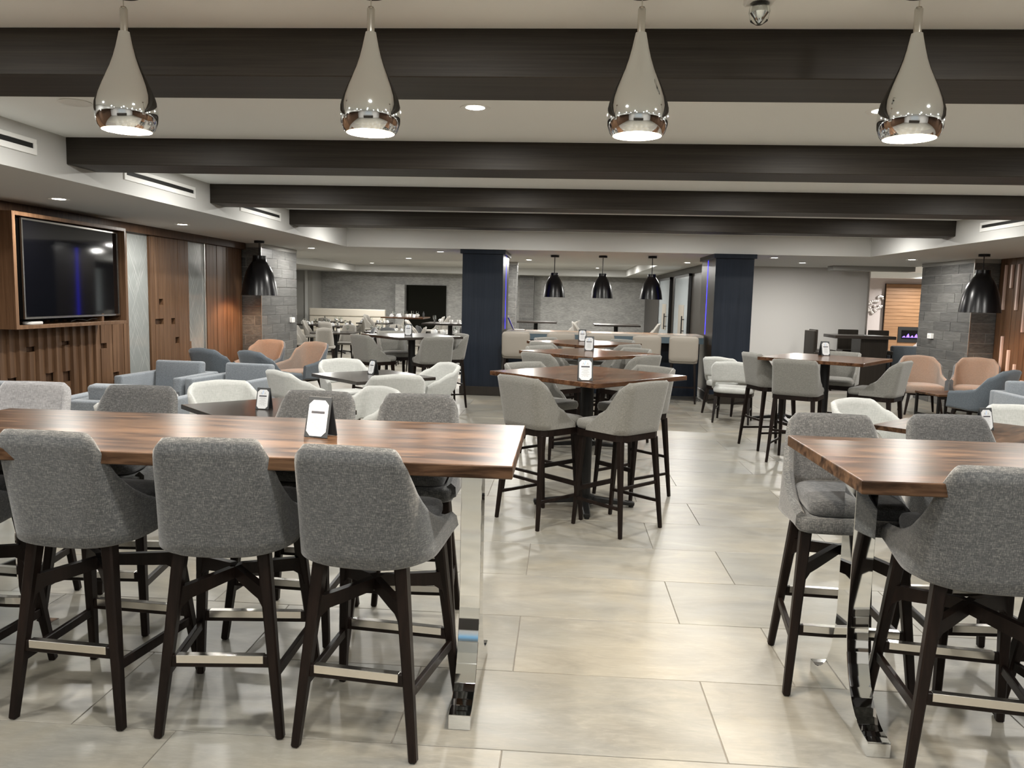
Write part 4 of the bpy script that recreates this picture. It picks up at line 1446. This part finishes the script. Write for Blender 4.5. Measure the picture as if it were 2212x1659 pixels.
ch = [(-5.25, 17.12, 12, 0, 'with its back to the viewer at the nearest back dining table'), (-5.95, 17.95, -90, 0, 'left of the nearest back dining table'),
      (-4.56, 17.70, 95, 1, 'right of the nearest back dining table'), (-5.2, 18.66, 178, 0, 'behind the nearest back dining table'),
      (-4.05, 18.12, 5, 1, 'in front of the middle back dining table'), (-3.58, 18.8, 92, 0, 'right of the middle back dining table'),
      (-4.25, 19.6, 180, 0, 'behind the middle back dining table'), (-3.38, 19.5, -60, 1, 'at the far left corner of the table by the navy column'),
      (-2.1, 18.15, 50, 1, 'in front of the table by the navy column'),
      (-6.87, 21.3, -86, 0, 'left of the dining table before the booth'), (-5.52, 21.4, 92, 0, 'right of the dining table before the booth'),
      (-6.3, 20.7, 4, 0, 'in front of the dining table before the booth'), (-7.85, 22.2, -88, 0, 'left of the front booth table'),
      (-6.68, 25.1, 90, 0, 'right of the rear booth table'), (-7.3, 23.9, 0, 0, 'in front of the rear booth table'),
      (-5.2, 24.4, 90, 0, 'right of the dining table by the far wall'), (-5.9, 23.7, 3, 0, 'in front of the dining table by the far wall')]
for i, (x, y, rz, dk, where) in enumerate(ch):
    (DK if dk else DC).put((x, y), rz, ('dark' if dk else 'taupe') + ' dining chair ' + where, 'dining chairs in the back dining room')


def high_chair():
    r = thing('high_chair', '', 'bar stool')
    s = MB()
    shell(s, (0.20, -0.19, 0.06, 0.12), (0.19, -0.27, -0.05, 0.10), [(0, 0.70), (1, 0.70)], [(0, 1.10), (0.5, 1.08), (0.75, 0.92), (1, 0.74)], 0.025, 10, 6)
    s.obj('backrest', 'taupe_shell', r, True, angle=70)
    MB().cushion(rrect(0.42, 0.42, 0.08), 0.70, 0.755, 0.02).obj('seat', 'taupe_shell', r, True, angle=60)
    for sx in (-1, 1):
        for sy in (-1, 1):
            MB().bar((sx * 0.21, sy * 0.21, 0), (sx * 0.16, sy * 0.16, 0.705), 0.022, 0.022, 0.034, 0.034).obj('leg', 'espresso', r)
    for sy in (-1, 1):
        MB().b(-0.195, 0.195, sy * 0.195 - 0.01, sy * 0.195 + 0.01, 0.24, 0.265).obj('foot_rail', 'espresso', r)
    return Proto(r)


HC = high_chair()
for x, y, rz, lab in ((-3.35, 20.3, 95, 'taupe high chair right of the high reddish table, nearer one'), (-3.30, 20.95, 92, 'taupe high chair right of the high reddish table, farther one'),
                      (-4.95, 20.4, -92, 'taupe high chair left of the high reddish table'), (-3.15, 16.9, -86, 'taupe high chair left of the high dark table by the navy column'),
                      (0.10, 19.55, 80, 'pale high chair right of the left high table beyond the bar, nearest one'), (0.14, 20.05, 85, 'pale high chair right of the left high table beyond the bar, farther one'),
                      (-1.35, 19.3, -70, 'pale high chair left of the left high table beyond the bar'), (0.45, 18.6, -95, 'dark high chair left of the right high table beyond the bar'),
                      (1.95, 18.45, 85, 'high chair right of the right high table beyond the bar, nearer one'), (2.02, 19.0, 88, 'high chair right of the right high table beyond the bar, farther one')):
    HC.put((x, y), rz, lab, 'high chairs at the back tables')

# booth bench
bo = thing('booth_bench', 'cream leather booth bench along the left of the back dining room', 'bench', (-8.65, 23.0, 0))
MB().b(-0.25, 0.35, -2.5, 2.5, 0.0, 0.44, 0.02, 2).obj('seat', 'booth_leather', bo)
MB().b(-0.30, -0.12, -2.5, 2.5, 0.44, 0.86, 0.03, 2).obj('backrest', 'booth_leather', bo)
MB().b(-0.32, -0.10, -2.5, 2.5, 0.87, 1.12, 0.03, 2).obj('top_roll', 'booth_leather', bo)
bo2 = thing('booth_bench', 'cream leather booth bench across the end of the back dining room', 'bench', (-7.3, 26.2, 0))
MB().b(-1.3, 1.3, -0.5, 0.2, 0.0, 0.44, 0.02, 2).obj('seat', 'booth_leather', bo2)
MB().b(-1.3, 1.3, 0.05, 0.2, 0.44, 0.86, 0.03, 2).obj('backrest', 'booth_leather', bo2)
MB().b(-1.3, 1.3, 0.03, 0.22, 0.87, 1.12, 0.03, 2).obj('top_roll', 'booth_leather', bo2)

# ================================================================== RIGHT BACK: high console with dark stools, far lounge
co = thing('high_console', 'dark high console table before the light grey wall', 'table', (5.76, 15.85, 0))
MB().b(-0.57, 0.57, -0.35, 0.35, 1.0, 1.06, 0.004).obj('table_top', 'wenge', co)
MB().b(-0.05, 0.45, -0.25, 0.25, 0, 1.0, 0.004).obj('pedestal', 'brown_veneer', co)
tag(MB().b(-0.11, 0.11, -0.15, 0.15, 0, 0.006, 0.001).obj('paper_sheet', 'paper', None, False, (6.0, 15.75, 1.0605), R(8)), 'white paper sheet on the dark high console', 'paper')


def block_stool(back, fr_, label):
    r = thing('block_stool', label, 'bar stool')
    MB().b(-0.20, 0.20, -0.22, -0.17, 0.66, 1.14, 0.012, 2).obj('backrest', back, r)
    MB().b(-0.21, 0.21, -0.21, 0.21, 0.66, 0.74, 0.02, 2).obj('seat', back, r)
    for sx in (-1, 1):
        for sy in (-1, 1):
            MB().b(sx * 0.18 - 0.015, sx * 0.18 + 0.015, sy * 0.18 - 0.015, sy * 0.18 + 0.015, 0, 0.66).obj('leg', fr_, r)
    MB().b(-0.18, 0.18, 0.17, 0.19, 0.22, 0.25).obj('foot_rail', fr_, r)
    return Proto(r)


BS = block_stool('brown_veneer', 'espresso', '')
for x, y, rz, lab in ((4.92, 15.55, -80, 'dark high stool left of the console, left one'), (5.20, 16.25, -88, 'dark high stool left of the console, right one'),
                      (5.85, 16.55, 178, 'dark high stool behind the console, left one'), (6.40, 16.45, 172, 'dark high stool behind the console, right one')):
    BS.put((x, y), rz, lab, 'dark high stools at the console')

# far lounge: wood slat fireplace wall, discs, chairs
fp = thing('fireplace_wall', 'oak board fireplace wall of the far lounge', 'fireplace', (10.7, 24.9, 0))
MB().b(-0.95, 0.95, 0.02, 0.1, 0, 2.32).obj('backing', 'espresso', fp)
for k in range(12):
    z0 = 1.02 + k * 0.108
    MB().b(-0.95, 0.95, -0.03, 0.02, z0, z0 + 0.102, 0.003).obj('board', 'oak_slats', fp)
MB().b(-0.95, -0.52, -0.03, 0.02, 0.02, 1.015, 0.003).obj('side_board', 'oak_slats', fp)
MB().b(-0.52, 0.95, -0.03, 0.02, 0.02, 0.55, 0.003).obj('lower_board', 'oak_slats', fp)
MB().b(-0.52, 0.95, -0.05, 0.0, 0.55, 1.015).obj('firebox', 'matte_black', fp)
MB().b(-0.42, 0.90, -0.056, -0.05, 0.66, 0.92).obj('fire_glass', 'screen', fp)
fl_ = MB()
for k in range(11):
    x = -0.40 + k * 0.12
    h = 0.05 + 0.07 * abs(math.sin(k * 1.7))
    fl_.prism([(x, 0.70), (x + 0.11, 0.70), (x + 0.07, 0.70 + h), (x + 0.03, 0.70 + h * 0.6)], -0.062, -0.058, 'xz')
fl_.obj('flames', 'led_violet', fp)
art = thing('wall_sculpture', 'cluster of small silver discs on the pale pink wall', 'wall art', (9.47, 24.97, 1.62))
ra = random.Random(4)
disc = MB().lathe([(0.001, 0.022), (0.035, 0.016), (0.045, 0.0)], 12).mesh('disc', 'silver_leaf', True)
for k in range(34):
    t_ = k / 33
    o = link('disc', disc, art, (lerp(-0.30, 0.25, (k * 0.618) % 1.0), -0.008, lerp(-0.28, 0.30, ra.random()) * 0.8 + 0.35 * (((k * 0.618) % 1.0) - 0.5)))
    o.rotation_euler = (R(90), 0, 0)
lc = thing('lounge_chair', '', 'chair')
s = MB()
shell(s, (0.22, -0.2, 0.1, 0.10), (0.18, -0.33, 0.0, 0.08), [(0, 0.40), (1, 0.40)], [(0, 0.98), (0.5, 0.95), (0.75, 0.62), (1, 0.45)], 0.03, 10, 6)
s.obj('backrest', 'paint_pink', lc, True, angle=70)
MB().cushion(rrect(0.46, 0.46, 0.08), 0.40, 0.46, 0.02).obj('seat', 'paint_pink', lc, True, angle=60)
for sx in (-1, 1):
    for sy in (-1, 1):
        MB().bar((sx * 0.2, sy * 0.2, 0), (sx * 0.18, sy * 0.18, 0.405), 0.03, 0.03).obj('leg', 'paint_pink', lc)
LC = Proto(lc)
LC.put((9.35, 21.8), 60, 'pale pink high-backed chair before the far fireplace, left one')
LC.put((9.75, 21.3), 75, 'pale pink high-backed chair before the far fireplace, right one')
fa = thing('patterned_armchair', '', 'armchair')
MB().b(-0.34, 0.34, -0.34, 0.34, 0.12, 0.44, 0.04, 2).obj('seat', 'blue_grey', fa, True)
MB().b(-0.36, 0.36, -0.42, -0.28, 0.12, 0.82, 0.04, 2).obj('backrest', 'slate', fa, True)
for sx in (-1, 1):
    MB().b(sx * 0.34, sx * 0.42, -0.38, 0.34, 0.12, 0.62, 0.03, 2).obj('arm', 'slate', fa, True)
    for sy in (-1, 1):
        MB().b(sx * 0.34 - 0.02, sx * 0.34 + 0.02, sy * 0.32 - 0.02, sy * 0.32 + 0.02, 0, 0.125).obj('leg', 'black_metal', fa)
FA = Proto(fa)
FA.put((7.15, 17.3), 4, 'blue patterned armchair seen past the console, left one')
FA.put((8.10, 17.6), -6, 'blue patterned armchair seen past the console, right one')

# blue-lit bottle shelf of the bar behind the viewer (mirrored in the chrome shades)
bb = thing('back_bar', 'blue-lit bar shelf behind the viewer mirrored in the chrome pendants', 'shelf', (0, -4.0, 0))
MB().b(-2.2, 2.2, -0.18, 0.25, 0, 1.0).obj('cabinet', 'brown_veneer', bb)
for k, z in enumerate((1.35, 1.75, 2.15)):
    MB().b(-2.2, 2.2, -0.18, 0.08, z, z + 0.03).obj('shelf', 'door_glass', bb)
    MB().b(-1.4, 1.4, 0.08, 0.09, z + 0.004, z + 0.026).obj('edge_light', 'led_cyan', bb)
